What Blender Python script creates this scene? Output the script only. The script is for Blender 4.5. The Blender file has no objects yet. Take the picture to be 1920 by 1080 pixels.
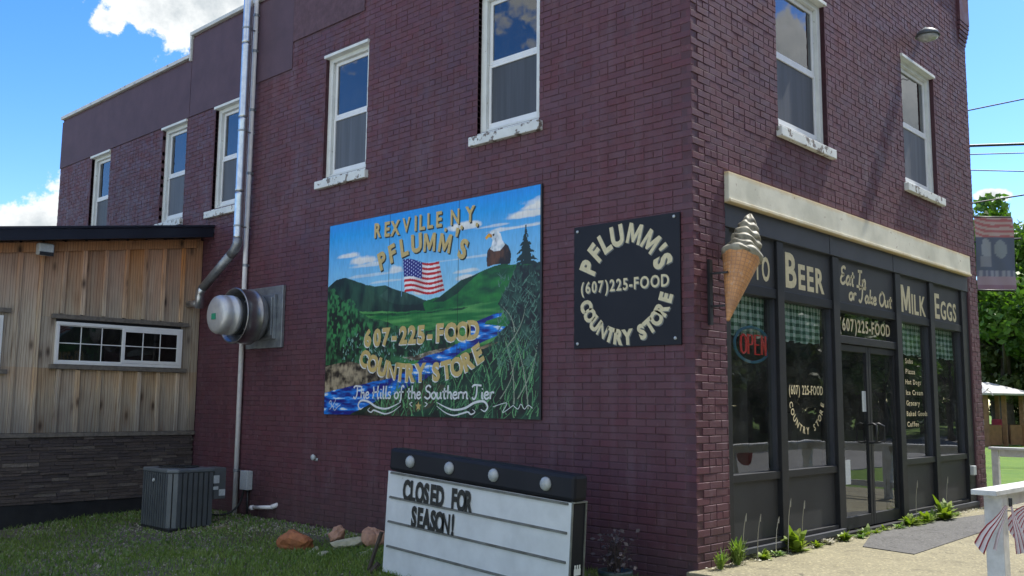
import bpy, math, random
import numpy as np
from mathutils import Vector, Matrix
rnd = random.Random(7)
R = math.radians
scene = bpy.context.scene
COL = scene.collection

# ------------------------------------------------------------ camera
cam_d = bpy.data.cameras.new('camera')
cam = bpy.data.objects.new('camera', cam_d); COL.objects.link(cam)
MC = Matrix(((0.684406, -0.729039, 0.009537), (-0.094742, -0.075956, 0.9926), (0.722919, 0.680245, 0.121055)))
rot = Matrix((MC[0], MC[1], -MC[2])).transposed().to_4x4()
CAMPOS = Vector((-7.22842, -4.56478, 1.41748))
cam.matrix_world = Matrix.Translation(CAMPOS) @ rot
cam_d.sensor_width = 36; cam_d.lens = 36 * 1773.33 / 1920
cam_d.clip_start = .05; cam_d.clip_end = 2000
scene.camera = cam

# ------------------------------------------------------------ light
SUN_EL, SUN_AZ = R(56), R(-9)          # azimuth measured from +X
sd = Vector((math.cos(SUN_EL)*math.cos(SUN_AZ), math.cos(SUN_EL)*math.sin(SUN_AZ), math.sin(SUN_EL)))
sl = bpy.data.lights.new('sun', 'SUN'); sl.energy = 2.0; sl.angle = R(.53); sl.color = (1, .955, .87)
so = bpy.data.objects.new('sun', sl); COL.objects.link(so)
so.rotation_euler = (-sd).to_track_quat('-Z', 'Y').to_euler(); so.location = (0, 0, 20)
scene.view_settings.view_transform = 'Standard'; scene.view_settings.look = 'None'
scene.view_settings.gamma = 1; scene.view_settings.use_curve_mapping = False
scene.view_settings.exposure = 1.95

world = bpy.data.worlds.new('World'); scene.world = world; world.use_nodes = True
def build_world():
    nt = world.node_tree; N = nt.nodes; L = nt.links; N.clear()
    out = N.new('ShaderNodeOutputWorld'); bg = N.new('ShaderNodeBackground'); bg.inputs[1].default_value = .15
    L.new(bg.outputs[0], out.inputs[0])
    sky = N.new('ShaderNodeTexSky'); sky.sky_type = 'NISHITA'; sky.sun_disc = False
    sky.sun_elevation = SUN_EL; sky.sun_rotation = R(90) - SUN_AZ; sky.altitude = 600; sky.dust_density = .6; sky.ozone_density = 2.0
    hsv = N.new('ShaderNodeHueSaturation'); hsv.inputs['Saturation'].default_value = 1.38; hsv.inputs['Value'].default_value = .50; hsv.inputs['Hue'].default_value = .512
    L.new(sky.outputs[0], hsv.inputs['Color'])
    tc = N.new('ShaderNodeTexCoord')
    nz = N.new('ShaderNodeTexNoise'); nz.inputs['Scale'].default_value = 13; nz.inputs['Detail'].default_value = 9; nz.inputs['Roughness'].default_value = .6
    L.new(tc.outputs['Generated'], nz.inputs['Vector'])
    nz2 = N.new('ShaderNodeTexNoise'); nz2.inputs['Scale'].default_value = 7; nz2.inputs['Detail'].default_value = 5
    L.new(tc.outputs['Generated'], nz2.inputs['Vector'])
    def m(op, a, b=None, c=None):
        n = N.new('ShaderNodeMath'); n.operation = op
        for i, v in enumerate((a, b, c)):
            if v is None: continue
            if isinstance(v, (int, float)): n.inputs[i].default_value = v
            else: L.new(v, n.inputs[i])
        return n.outputs[0]
    rb = random.Random(4); FILL_CLOUDS = []
    for k in range(44):      # unseen clouds added out of frame to lift and whiten the ambient light
        az = R(rb.uniform(152, 350)); el = R(rb.uniform(6, 75)); a_ = rb.uniform(.14, .34)
        FILL_CLOUDS.append(((math.cos(el)*math.cos(az), math.cos(el)*math.sin(az), math.sin(el)), a_, a_*rb.uniform(.35, .6)))
    blobs = [((.363,.86,.352),.03,.016),((.40,.84,.375),.075,.04),((.44,.815,.392),.055,.045),((.385,.85,.365),.05,.028),
             ((.335,.93,.15),.05,.05),((.29,.94,.13),.06,.05),((.37,.92,.135),.06,.04),
             ((.97,.225,.145),.05,.038),((.94,.27,.197),.020,.007),((.895,.25,.385),.03,.016),
             ((.84,-.41,.325),.12,.05),((.90,-.32,.265),.08,.055),((-.3,-.9,.3),.3,.12),((-.8,-.4,.25),.25,.1),((.5,-.8,.25),.25,.07),
             *FILL_CLOUDS,((.75,-.5,.9),.25,.12),((-.2,-.6,.8),.3,.2)]
    acc = None
    for c, a, b in blobs:
        c = Vector(c).normalized(); t1 = Vector((c.y, -c.x, 0)).normalized(); t2 = c.cross(t1)
        d = N.new('ShaderNodeVectorMath'); d.operation = 'SUBTRACT'; L.new(tc.outputs['Generated'], d.inputs[0]); d.inputs[1].default_value = c
        q = []
        for t, s in ((t1, a), (t2, b)):
            e = N.new('ShaderNodeVectorMath'); e.operation = 'DOT_PRODUCT'; L.new(d.outputs[0], e.inputs[0]); e.inputs[1].default_value = t / s
            q.append(e.outputs['Value'])
        l = m('SQRT', m('ADD', m('MULTIPLY', q[0], q[0]), m('MULTIPLY', q[1], q[1])))
        v = m('SUBTRACT', 1.0, l)
        acc = v if acc is None else m('MAXIMUM', acc, v)
    acc = m('MAXIMUM', acc, -1.5)
    nz3 = N.new('ShaderNodeTexNoise'); nz3.inputs['Scale'].default_value = 55; nz3.inputs['Detail'].default_value = 7; nz3.inputs['Roughness'].default_value = .65
    L.new(tc.outputs['Generated'], nz3.inputs['Vector'])
    den = m('ADD', acc, m('ADD', m('MULTIPLY', m('SUBTRACT', nz.outputs[0], .5), 2.6), m('MULTIPLY', m('SUBTRACT', nz3.outputs[0], .5), 1.3)))
    mask = N.new('ShaderNodeMapRange'); mask.interpolation_type = 'SMOOTHSTEP'
    L.new(den, mask.inputs[0]); mask.inputs[1].default_value = -.02; mask.inputs[2].default_value = .28
    ramp = N.new('ShaderNodeValToRGB'); L.new(m('ADD', m('ADD', m('MULTIPLY', den, .42), m('MULTIPLY', nz2.outputs[0], .35)), m('MULTIPLY', nz3.outputs[0], .35)), ramp.inputs[0])
    ramp.color_ramp.elements[0].position = .25; ramp.color_ramp.elements[0].color = (2.2, 2.22, 2.2, 1)
    ramp.color_ramp.elements[1].position = .85; ramp.color_ramp.elements[1].color = (1.2, 1.3, 1.36, 1)
    mx = N.new('ShaderNodeMix'); mx.data_type = 'RGBA'
    L.new(mask.outputs[0], mx.inputs[0]); L.new(hsv.outputs[0], mx.inputs[6]); L.new(ramp.outputs[0], mx.inputs[7])
    L.new(mx.outputs[2], bg.inputs[0])
build_world()

# ------------------------------------------------------------ helpers
class NB:
    def __init__(s, name):
        s.m = bpy.data.materials.new(name); s.m.use_nodes = True
        s.nt = s.m.node_tree; s.N = s.nt.nodes; s.L = s.nt.links
        s.p = s.N['Principled BSDF']; s.out = s.N['Material Output']
    def n(s, t, **k):
        n = s.N.new(t)
        for a, v in k.items(): setattr(n, a, v)
        return n
    def put(s, sock, v):
        if hasattr(v, 'links') or isinstance(v, bpy.types.NodeSocket): s.L.new(v, sock)
        elif isinstance(v, (tuple, list)) and len(v) == 3 and sock.type == 'RGBA': sock.default_value = (*v, 1)
        else: sock.default_value = v
    def math(s, op, a, b=0.0, c=None):
        n = s.n('ShaderNodeMath', operation=op); s.put(n.inputs[0], a); s.put(n.inputs[1], b)
        if c is not None: s.put(n.inputs[2], c)
        return n.outputs[0]
    def coord(s, scale=(1, 1, 1), kind='Object'):
        if kind == 'Position': o = s.n('ShaderNodeNewGeometry').outputs['Position']
        else: o = s.n('ShaderNodeTexCoord').outputs[kind]
        mp = s.n('ShaderNodeMapping'); s.L.new(o, mp.inputs[0]); mp.inputs['Scale'].default_value = scale
        return mp.outputs[0]
    def noise(s, sc, v=None, det=4, rough=.55):
        n = s.n('ShaderNodeTexNoise'); n.inputs['Scale'].default_value = sc; n.inputs['Detail'].default_value = det; n.inputs['Roughness'].default_value = rough
        if v is not None: s.L.new(v, n.inputs['Vector'])
        return n.outputs[0]
    def mr(s, v, a, b, c=0.0, d=1.0):
        n = s.n('ShaderNodeMapRange'); s.put(n.inputs[0], v)
        for i, q in enumerate((a, b, c, d)): n.inputs[i+1].default_value = q
        return n.outputs[0]
    def mix(s, f, a, b, bt='MIX'):
        n = s.n('ShaderNodeMix', data_type='RGBA', blend_type=bt); s.put(n.inputs[0], f); s.put(n.inputs[6], a); s.put(n.inputs[7], b)
        return n.outputs[2]
    def bump(s, h, st=.3, dist=.01):
        n = s.n('ShaderNodeBump'); n.inputs['Strength'].default_value = st; n.inputs['Distance'].default_value = dist
        s.L.new(h, n.inputs['Height']); s.L.new(n.outputs[0], s.p.inputs['Normal'])
    def fin(s, col, rough=.7, metal=0.0):
        s.put(s.p.inputs['Base Color'], col); s.put(s.p.inputs['Roughness'], rough); s.put(s.p.inputs['Metallic'], metal)
        return s.m

def simple(name, c1, c2=None, sc=6, rough=.6, metal=0.0, bump=0.0, bsc=60, dist=.004, spec=None):
    b = NB(name); v = b.coord(kind='Position')
    if c2 is None: c2 = tuple(x*.75 for x in c1)
    f = b.mr(b.noise(sc, v, 6, .6), .35, .65)
    if bump: b.bump(b.noise(bsc, v, 4), bump, dist)
    if spec is not None: b.p.inputs['Specular IOR Level'].default_value = spec
    return b.fin(b.mix(f, c1, c2), rough, metal)

def m_brick(name, c1, c2, c3, island=True):
    b = NB(name); v = b.coord(kind='Position')
    big = b.mr(b.noise(.55, v, 5, .6), .38, .62); mid = b.mr(b.noise(4.5, v, 5, .65), .4, .62)
    c = b.mix(big, c1, c2); c = b.mix(b.math('MULTIPLY', mid, .35), c, c3)
    if island:
        g = b.n('ShaderNodeNewGeometry').outputs['Random Per Island']; o = b.n('ShaderNodeObjectInfo').outputs['Random']
        r = b.math('FRACT', b.math('ADD', g, o)); r2 = b.math('FRACT', b.math('MULTIPLY', r, 13.7))
        c = b.mix(1.0, c, b.n('ShaderNodeCombineColor').outputs[0], 'MULTIPLY') if False else c
        hv = b.n('ShaderNodeHueSaturation'); b.L.new(c, hv.inputs['Color']); b.put(hv.inputs['Value'], b.mr(r, 0, 1, .92, 1.09)); b.put(hv.inputs['Saturation'], b.mr(r2, 0, 1, .93, 1.06))
        c = hv.outputs[0]
    chip = b.mr(b.noise(38, v, 3, .7), .70, .75); c = b.mix(b.math('MULTIPLY', chip, .35), c, (.30, .26, .27))
    dust = b.mr(b.noise(2.2, b.coord((1, 1, .45), 'Position'), 6, .7), .58, .78, 0, .35); c = b.mix(dust, c, (.21, .17, .19))
    sp = b.n('ShaderNodeSeparateXYZ'); b.L.new(v, sp.inputs[0])
    low = b.mr(b.math('ADD', sp.outputs[2], b.math('MULTIPLY', b.noise(3, v, 4), .9)), .25, 1.0, .55, 0)
    c = b.mix(low, c, (.062, .052, .052))        # darker and greyer towards the foot of the wall
    run = b.noise(1, b.coord((7, 7, .55), 'Position'), 5, .6)      # rain runs and faded paint
    c = b.mix(b.mr(run, .52, .72, 0, .30), c, (.16, .105, .125)); c = b.mix(b.mr(run, .46, .30, 0, .30), c, (.055, .028, .037))
    fade = b.noise(9, v, 6, .75); c = b.mix(b.mr(fade, .60, .70, 0, .28), c, (.24, .185, .205))
    b.bump(b.noise(95, v, 5, .7), .55, .004)
    b.p.inputs['Specular IOR Level'].default_value = .35
    return b.fin(c, b.mr(mid, 0, 1, .5, .72))

def m_peel(name, base=(.62, .66, .64), under=(.16, .14, .12), th=.57, sc=14):
    b = NB(name); v = b.coord(kind='Position')
    f = b.mr(b.noise(sc, v, 6, .62), th, th+.025); d = b.mr(b.noise(5, v, 4), .35, .7)
    c = b.mix(b.math('MULTIPLY', d, .5), base, tuple(x*.7 for x in base)); c = b.mix(f, c, under)
    b.bump(b.math('SUBTRACT', 1.0, f), .5, .004)
    return b.fin(c, .55)

def m_wood(name='weathered_pine', gain=1.0):
    b = NB(name); v = b.coord(kind='Position')
    o = b.n('ShaderNodeObjectInfo').outputs['Random']
    cv = b.n('ShaderNodeCombineXYZ'); b.L.new(b.math('MULTIPLY', o, 37), cv.inputs[0]); b.L.new(b.math('MULTIPLY', o, 91), cv.inputs[2])
    vv = b.n('ShaderNodeVectorMath', operation='ADD'); b.L.new(v, vv.inputs[0]); b.L.new(cv.outputs[0], vv.inputs[1])
    def mapd(s):
        mp = b.n('ShaderNodeMapping'); b.L.new(vv.outputs[0], mp.inputs[0]); mp.inputs['Scale'].default_value = s; return mp.outputs[0]
    warp = b.noise(2.2, mapd((1.6, 1, .8)), 3)
    wv = b.n('ShaderNodeVectorMath', operation='SCALE'); wv.inputs['Scale'].default_value = 1
    grain = b.noise(1, mapd((75, 30, 2.2)), 6, .65)
    ring = b.n('ShaderNodeTexWave'); ring.inputs['Scale'].default_value = 3.2; ring.inputs['Distortion'].default_value = 9; ring.inputs['Detail'].default_value = 3; ring.inputs['Detail Scale'].default_value = .7
    b.L.new(mapd((2.6, 1, .28)), ring.inputs[0])
    knot = b.n('ShaderNodeTexVoronoi'); knot.inputs['Scale'].default_value = 1; b.L.new(mapd((5.4, .1, 2.2)), knot.inputs['Vector'])
    kn = b.math('SUBTRACT', 1.0, b.mr(knot.outputs['Distance'], .05, .20)); kr = b.math('SUBTRACT', 1.0, b.mr(knot.outputs['Distance'], .12, .42))
    sp = b.n('ShaderNodeSeparateXYZ'); b.L.new(v, sp.inputs[0])
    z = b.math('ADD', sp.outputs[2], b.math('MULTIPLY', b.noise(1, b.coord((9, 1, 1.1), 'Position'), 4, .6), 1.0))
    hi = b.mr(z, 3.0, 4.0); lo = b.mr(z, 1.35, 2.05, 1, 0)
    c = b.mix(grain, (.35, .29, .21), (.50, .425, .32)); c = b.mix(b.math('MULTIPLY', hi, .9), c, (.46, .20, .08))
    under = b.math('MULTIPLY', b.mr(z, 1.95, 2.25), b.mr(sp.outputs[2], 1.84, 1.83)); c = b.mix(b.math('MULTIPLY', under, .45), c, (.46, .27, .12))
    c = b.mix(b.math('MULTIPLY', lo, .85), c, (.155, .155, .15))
    c = b.mix(b.math('MULTIPLY', b.mr(ring.outputs[0], .0, .16, 1, 0), .6), c, (.13, .065, .03))
    c = b.mix(b.math('MULTIPLY', b.mr(grain, .35, .5, 1, 0), .45), c, (.11, .08, .055))
    c = b.mix(b.math('MULTIPLY', kr, .4), c, (.15, .075, .035)); c = b.mix(b.math('MULTIPLY', kn, .9), c, (.035, .02, .013))
    hv = b.n('ShaderNodeHueSaturation'); b.L.new(c, hv.inputs['Color']); b.put(hv.inputs['Value'], b.mr(o, 0, 1, .84*gain, 1.16*gain)); b.put(hv.inputs['Saturation'], b.mr(b.math('FRACT', b.math('MULTIPLY', o, 7.3)), 0, 1, .75, 1.1))
    b.bump(grain, .5, .004)
    return b.fin(hv.outputs[0], .8)

def m_stone(name, cols, sc=30):
    b = NB(name); v = b.coord(kind='Position'); o = b.n('ShaderNodeObjectInfo').outputs['Random']
    g = b.n('ShaderNodeNewGeometry').outputs['Random Per Island']
    r = b.math('FRACT', b.math('ADD', g, o)); rp = b.n('ShaderNodeValToRGB'); b.L.new(r, rp.inputs[0])
    e = rp.color_ramp.elements; e[0].color = (*cols[0], 1); e[1].color = (*cols[-1], 1)
    for i, c in enumerate(cols[1:-1]): q = e.new((i+1)/(len(cols)-1)); q.color = (*c, 1)
    nn = b.noise(sc, v, 5, .65)
    c = b.mix(b.math('MULTIPLY', b.mr(nn, .35, .65), .45), rp.outputs[0], tuple(x*.5 for x in cols[0]))
    b.bump(nn, .7, .01)
    return b.fin(c, .85)

def vary(name, c, rough=.55, flat=0):
    b = NB(name); o = b.n('ShaderNodeObjectInfo').outputs['Random']; v = b.coord(kind='Position'); sp = b.n('ShaderNodeSeparateXYZ'); b.L.new(v, sp.inputs[0])
    drape = b.noise(1, b.coord((14, 14, .5), 'Position'), 4, .6)
    c1 = b.mix(b.mr(drape, .42, .62), tuple(x*(.55+.4*flat) for x in c), tuple(min(1, x*(1.5-.4*flat)) for x in c))
    hv = b.n('ShaderNodeHueSaturation'); b.L.new(c1, hv.inputs['Color']); b.put(hv.inputs['Value'], b.mr(o, 0, 1, .55, 1.35))
    return b.fin(hv.outputs[0], rough)

def m_glass(name, tint=(.55, .6, .6), ior=1.8, dirt=.04):
    b = NB(name); b.N.remove(b.p); v = b.coord(kind='Position')
    tr = b.n('ShaderNodeBsdfTransparent'); tr.inputs[0].default_value = (*tint, 1)
    gl = b.n('ShaderNodeBsdfGlossy'); gl.inputs['Roughness'].default_value = .015; gl.inputs[0].default_value = (.95, .97, 1, 1)
    bp = b.n('ShaderNodeBump'); bp.inputs['Strength'].default_value = .12; bp.inputs['Distance'].default_value = .02
    b.L.new(b.noise(1.3, v, 2), bp.inputs['Height']); b.L.new(bp.outputs[0], gl.inputs['Normal'])
    fr = b.n('ShaderNodeFresnel'); fr.inputs[0].default_value = ior
    mx = b.n('ShaderNodeMixShader'); b.L.new(b.math('MULTIPLY', fr.outputs[0], b.math('SUBTRACT', 1.0, b.n('ShaderNodeNewGeometry').outputs['Backfacing'])), mx.inputs[0]); b.L.new(tr.outputs[0], mx.inputs[1]); b.L.new(gl.outputs[0], mx.inputs[2])
    df = b.n('ShaderNodeBsdfDiffuse'); df.inputs[0].default_value = (.5, .5, .48, 1)
    m2 = b.n('ShaderNodeMixShader'); b.L.new(b.mr(b.noise(6, v, 5, .7), .4, .75, dirt*.4, dirt*1.6), m2.inputs[0]); b.L.new(mx.outputs[0], m2.inputs[1]); b.L.new(df.outputs[0], m2.inputs[2])
    b.L.new(m2.outputs[0], b.out.inputs[0])
    return b.m

def m_leaf(name, c1, c2, tr=.35):
    b = NB(name); g = b.n('ShaderNodeNewGeometry').outputs['Random Per Island']; v = b.coord(kind='Position')
    f = b.math('ADD', b.math('MULTIPLY', g, .6), b.math('MULTIPLY', b.mr(b.noise(.8, v, 3), .35, .65), .4))
    c = b.mix(f, c1, c2); b.put(b.p.inputs['Base Color'], c); b.p.inputs['Roughness'].default_value = .55
    t = b.n('ShaderNodeBsdfTranslucent'); b.L.new(b.mix(1.0, c, (1.3, 1.5, .6), 'MULTIPLY'), t.inputs[0])
    mx = b.n('ShaderNodeMixShader'); mx.inputs[0].default_value = tr; b.L.new(b.p.outputs[0], mx.inputs[1]); b.L.new(t.outputs[0], mx.inputs[2]); b.L.new(mx.outputs[0], b.out.inputs[0])
    return b.m

def tag(o, label=None, cat=None, group=None, kind=None):
    if label: o['label'] = label
    if cat: o['category'] = cat
    if group: o['group'] = group
    if kind: o['kind'] = kind
    return o
def wloc(o):
    v = Vector((0, 0, 0))
    while o is not None: v += o.location; o = o.parent
    return v
def empty(name, loc=(0, 0, 0)):
    o = bpy.data.objects.new(name, None); COL.objects.link(o); o.location = loc; o.empty_display_size = .2
    return o
def link(name, me, parent=None, loc=None):
    o = bpy.data.objects.new(name, me); COL.objects.link(o)
    if parent is not None: o.parent = parent
    if loc is not None: o.location = loc
    return o
def side(u, d, z): return (d, u, z)       # side wall: u runs along +Y, d goes into the wall (+X)
def front(u, d, z): return (u, d, z)      # front wall: u runs along +X, d goes into the wall (+Y)
def ident(a, b, c): return (a, b, c)

class MB:
    def __init__(s, T=ident): s.v = []; s.f = []; s.T = T
    def add(s, vs, fs):
        o = len(s.v); s.v += [s.T(*v) for v in vs]; s.f += [tuple(i+o for i in f) for f in fs]
    def box(s, a0, a1, b0, b1, c0, c1):
        s.add([(a, b, c) for a in (a0, a1) for b in (b0, b1) for c in (c0, c1)],
              [(0,1,3,2),(4,6,7,5),(0,4,5,1),(2,3,7,6),(0,2,6,4),(1,5,7,3)])
    def quad(s, *p): s.add(p, [tuple(range(len(p)))])
    def prism(s, pts, c0, c1, ax=2):
        n = len(pts)
        def q(p, c): return (p[0], p[1], c) if ax == 2 else ((p[0], c, p[1]) if ax == 1 else (c, p[0], p[1]))
        s.add([q(p, c0) for p in pts] + [q(p, c1) for p in pts], [tuple(range(n)), tuple(range(2*n-1, n-1, -1))] + [(i, (i+1) % n, n+(i+1) % n, n+i) for i in range(n)])
    def tube(s, pts, r, n=10, cap=True):
        pts = [Vector(p) for p in pts]; rs = r if isinstance(r, (list, tuple)) else [r]*len(pts)
        vs = []; fs = []; t0 = (pts[1]-pts[0]).normalized(); nn = t0.orthogonal().normalized()
        for i, p in enumerate(pts):
            t = ((pts[min(i+1, len(pts)-1)]-p).normalized() + (p-pts[max(i-1, 0)]).normalized()).normalized()
            nn = (nn - t*nn.dot(t)).normalized(); bb = t.cross(nn)
            for k in range(n): a = 2*math.pi*k/n; vs.append(tuple(p + (nn*math.cos(a)+bb*math.sin(a))*rs[i]))
            if i:
                for k in range(n): j = (k+1) % n; fs.append(((i-1)*n+k, (i-1)*n+j, i*n+j, i*n+k))
        if cap: fs += [tuple(range(n-1, -1, -1)), tuple((len(pts)-1)*n+k for k in range(n))]
        s.add(vs, fs)
    def lathe(s, prof, c, axis='z', n=24, wob=None):
        vs = []; fs = []
        for i, (r, h) in enumerate(prof):
            for k in range(n):
                a = 2*math.pi*k/n; rr = r if wob is None else wob(r, h, a)
                x, y = rr*math.cos(a), rr*math.sin(a)
                vs.append({'z': (c[0]+x, c[1]+y, c[2]+h), 'x': (c[0]+h, c[1]+x, c[2]+y), 'y': (c[0]+x, c[1]+h, c[2]+y)}[axis])
            if i:
                for k in range(n): j = (k+1) % n; fs.append(((i-1)*n+k, (i-1)*n+j, i*n+j, i*n+k))
        if prof[0][0] > 1e-4: fs.append(tuple(range(n)))
        if prof[-1][0] > 1e-4: fs.append(tuple((len(prof)-1)*n+k for k in range(n)))
        s.add(vs, fs)
    def build(s, name, mat, parent=None, smooth=False, bevel=0, org=None, seg=2):
        off = wloc(parent) if parent is not None else Vector((0, 0, 0))
        lo = Vector(org) - off if org is not None else Vector((0, 0, 0))
        me = bpy.data.meshes.new(name); o0 = off + lo
        me.from_pydata([(v[0]-o0.x, v[1]-o0.y, v[2]-o0.z) for v in s.v], [], s.f); me.materials.append(mat)
        bm_fix(me)
        if smooth: me.polygons.foreach_set('use_smooth', [True]*len(me.polygons))
        o = link(name, me, parent, lo)
        if bevel:
            m = o.modifiers.new('bevel', 'BEVEL'); m.width = bevel; m.segments = seg; m.limit_method = 'ANGLE'
        return o
import bmesh
def bm_fix(me):
    bm = bmesh.new(); bm.from_mesh(me); bmesh.ops.recalc_face_normals(bm, faces=bm.faces); bm.to_mesh(me); bm.free()

_gc = {}
def glyph(ch, bold=0.0, shear=0.0):
    k = (ch, bold, shear)
    if k in _gc: return _gc[k]
    if ch == 'M':      # the built-in M breaks when thickened, so it is drawn by hand
        w = .11+bold*1.6; P = [(0, 0), (0, .73), (w+.03, .73), (.36, .32), (.69-w, .73), (.72, .73), (.72, 0), (.72-w, 0), (.72-w, .44), (.41, .06), (.31, .06), (w, .44), (w, 0)]
        n = len(P); vs = [(x-.36, y, z) for z in (-.5, .5) for x, y in P]
        _gc[k] = (vs, [tuple(range(n))[::-1], tuple(range(n, 2*n))]+[(i, (i+1) % n, n+(i+1) % n, n+i) for i in range(n)], .72, 0, .73); return _gc[k]
    c = bpy.data.curves.new('t', 'FONT'); c.body = ch; c.size = 1; c.offset = bold; c.shear = shear; c.resolution_u = 3; c.extrude = .5; c.align_x = 'CENTER'
    o = bpy.data.objects.new('t', c); COL.objects.link(o)
    bpy.context.view_layer.update()
    me = o.evaluated_get(bpy.context.evaluated_depsgraph_get()).to_mesh()
    vs = [tuple(v.co) for v in me.vertices]; fs = [tuple(p.vertices) for p in me.polygons]
    if vs:
        xs = [v[0] for v in vs]; cx = (min(xs)+max(xs))/2; w = max(xs)-min(xs)
    else: cx = 0; w = .3
    ys = [v[1] for v in vs] or [0]
    r = ([(v[0]-cx, v[1], v[2]) for v in vs], fs, w, min(ys), max(ys)); _gc[k] = r
    o.evaluated_get(bpy.context.evaluated_depsgraph_get()).to_mesh_clear(); bpy.data.objects.remove(o); bpy.data.curves.remove(c)
    return r
CAPH = .73
def put_glyph(mb, T, ch, u, v, h, ang=0.0, wx=1.0, bold=0.02, d=0.0, th=.002, center=True, shear=0.0):
    if ch in 'MNWV': bold = min(bold, .022)
    """cap height h, centred at u, v; T(u, d, z); d is outward proudness"""
    vs, fs, w, y0, y1 = glyph(ch, bold, shear); s = h/CAPH; ca, sa = math.cos(ang), math.sin(ang); yc = CAPH/2 if center else 0
    out = []
    for x, y, z in vs:
        X = x*s*wx; Y = (y-yc)*s
        out.append(T(u + X*ca - Y*sa, d + th*(z+.5), v + X*sa + Y*ca))
    o = len(mb.v); mb.v += out; mb.f += [tuple(i+o for i in f) for f in fs]
def put_line(mb, T, text, u0, v0, h, width=None, bold=.02, d=0.0, th=.002, wx=1.0, gap=.14, sizes=None, rise=0.0, shear=0.0):
    """baseline start u0, v0; fits to width"""
    ws = []
    for i, ch in enumerate(text):
        k = sizes[i] if sizes else 1
        ws.append((.32 if ch == ' ' else glyph(ch, bold, shear)[2])*k)
    tot = sum(ws) + gap*(len(text)-1); s = h/CAPH
    if width: wx = width/(tot*s)
    x = 0
    for i, ch in enumerate(text):
        k = sizes[i] if sizes else 1
        if ch != ' ':
            u = u0 + (x + ws[i]/2)*s*wx; put_glyph(mb, T, ch, u, v0 + rise*(x*s*wx), h*k, math.atan(rise), wx, bold, d, th, False, shear)
        x += ws[i] + gap

STK = {'E':(.68,[[(.55,.9),(.35,1),(.12,.85),(.2,.6),(.4,.55),(.12,.42),(.05,.15),(.3,0),(.6,.15)]]),
 'T':(.78,[[(.0,.85),(.2,1),(.8,.96)],[(.42,.97),(.38,.3),(.2,-.02),(.0,.12)]]),'H':(.8,[[(.1,.95),(.15,.5),(.05,0)],[(.6,1),(.55,.5),(.6,0),(.75,.1)],[(.0,.45),(.7,.55)]]),
 'S':(.66,[[(.6,.85),(.4,1),(.15,.85),(.2,.6),(.5,.45),(.55,.15),(.3,0),(.02,.15)]]),'I':(.66,[[(.1,.95),(.6,.97)],[(.35,.96),(.3,.05)],[(.0,.03),(.6,.05)]]),
 'O':(.82,[[(.4,1),(.1,.7),(.1,.25),(.4,0),(.7,.3),(.7,.75),(.4,1),(.3,.9)]]),'a':(.55,[[(.4,.42),(.2,.5),(.02,.25),(.15,0),(.38,.2)],[(.42,.5),(.4,.12),(.55,.02)]]),
 'e':(.48,[[(.05,.25),(.35,.32),(.3,.5),(.12,.45),(.03,.2),(.2,0),(.45,.12)]]),'f':(.5,[[(.5,.85),(.38,1),(.25,.8),(.2,0),(.1,-.25)],[(.0,.5),(.45,.52)]]),
 'h':(.54,[[(.1,1),(.08,0)],[(.08,.3),(.28,.5),(.4,.35),(.4,.05),(.52,.02)]]),'i':(.26,[[(.1,.5),(.1,.08),(.22,.02)],[(.1,.68),(.13,.75)]]),
 'k':(.5,[[(.1,1),(.08,0)],[(.4,.5),(.1,.25),(.45,0)]]),'l':(.28,[[(.12,1),(.1,.1),(.25,.02)]]),'n':(.54,[[(.05,.5),(.06,0)],[(.06,.3),(.25,.5),(.38,.38),(.38,.08),(.5,.02)]]),
 'o':(.5,[[(.25,.5),(.05,.35),(.08,.08),(.28,0),(.42,.2),(.38,.42),(.22,.5)]]),'r':(.42,[[(.05,.5),(.07,0)],[(.07,.3),(.2,.48),(.38,.45)]]),
 's':(.4,[[(.35,.45),(.18,.5),(.08,.38),(.3,.2),(.25,.02),(.02,.05)]]),'t':(.42,[[(.2,.8),(.18,.1),(.35,.02)],[(.0,.52),(.4,.55)]]),'u':(.55,[[(.05,.5),(.06,.12),(.2,0),(.36,.15)],[(.4,.5),(.4,.1),(.52,.02)]]),
 ' ':(.3,[])}
def crom(pts, k=6):
    P = [np.array(p, float) for p in pts]
    if len(P) < 3: return [tuple(p) for p in P]
    P = [2*P[0]-P[1]] + P + [2*P[-1]-P[-2]]; out = []
    for i in range(1, len(P)-2):
        for j in range(k):
            t = j/k; a, b, c, d = P[i-1:i+3]
            out.append(tuple(.5*((2*b)+(-a+c)*t+(2*a-5*b+4*c-d)*t*t+(-a+3*b-3*c+d)*t**3)))
    out.append(tuple(P[-2])); return out
def ribbon(mb, T, pts, w, d=0.0, th=.002, taper=False, k=6):
    pts = crom(pts, k); n = len(pts); L = []; Rr = []
    for i, p in enumerate(pts):
        a = np.array(pts[max(i-1, 0)]); b = np.array(pts[min(i+1, n-1)]); t = b-a; t = t/(np.hypot(*t)+1e-9); q = np.array((-t[1], t[0]))
        ww = w/2*(1 if not taper else (.25+.75*math.sin(math.pi*(i+.5)/n)))
        L.append(np.array(p)+q*ww); Rr.append(np.array(p)-q*ww)
    o = len(mb.v)
    for l, r in zip(L, Rr):
        mb.v += [T(l[0], d+th, l[1]), T(r[0], d+th, r[1]), T(r[0], d, r[1]), T(l[0], d, l[1])]
    for i in range(n-1):
        a = o+4*i
        mb.f += [(a, a+1, a+5, a+4), (a+1, a+2, a+6, a+5), (a+2, a+3, a+7, a+6), (a+3, a, a+4, a+7)]
    mb.f += [(o, o+3, o+2, o+1), (o+4*(n-1), o+4*(n-1)+1, o+4*(n-1)+2, o+4*(n-1)+3)]
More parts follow.
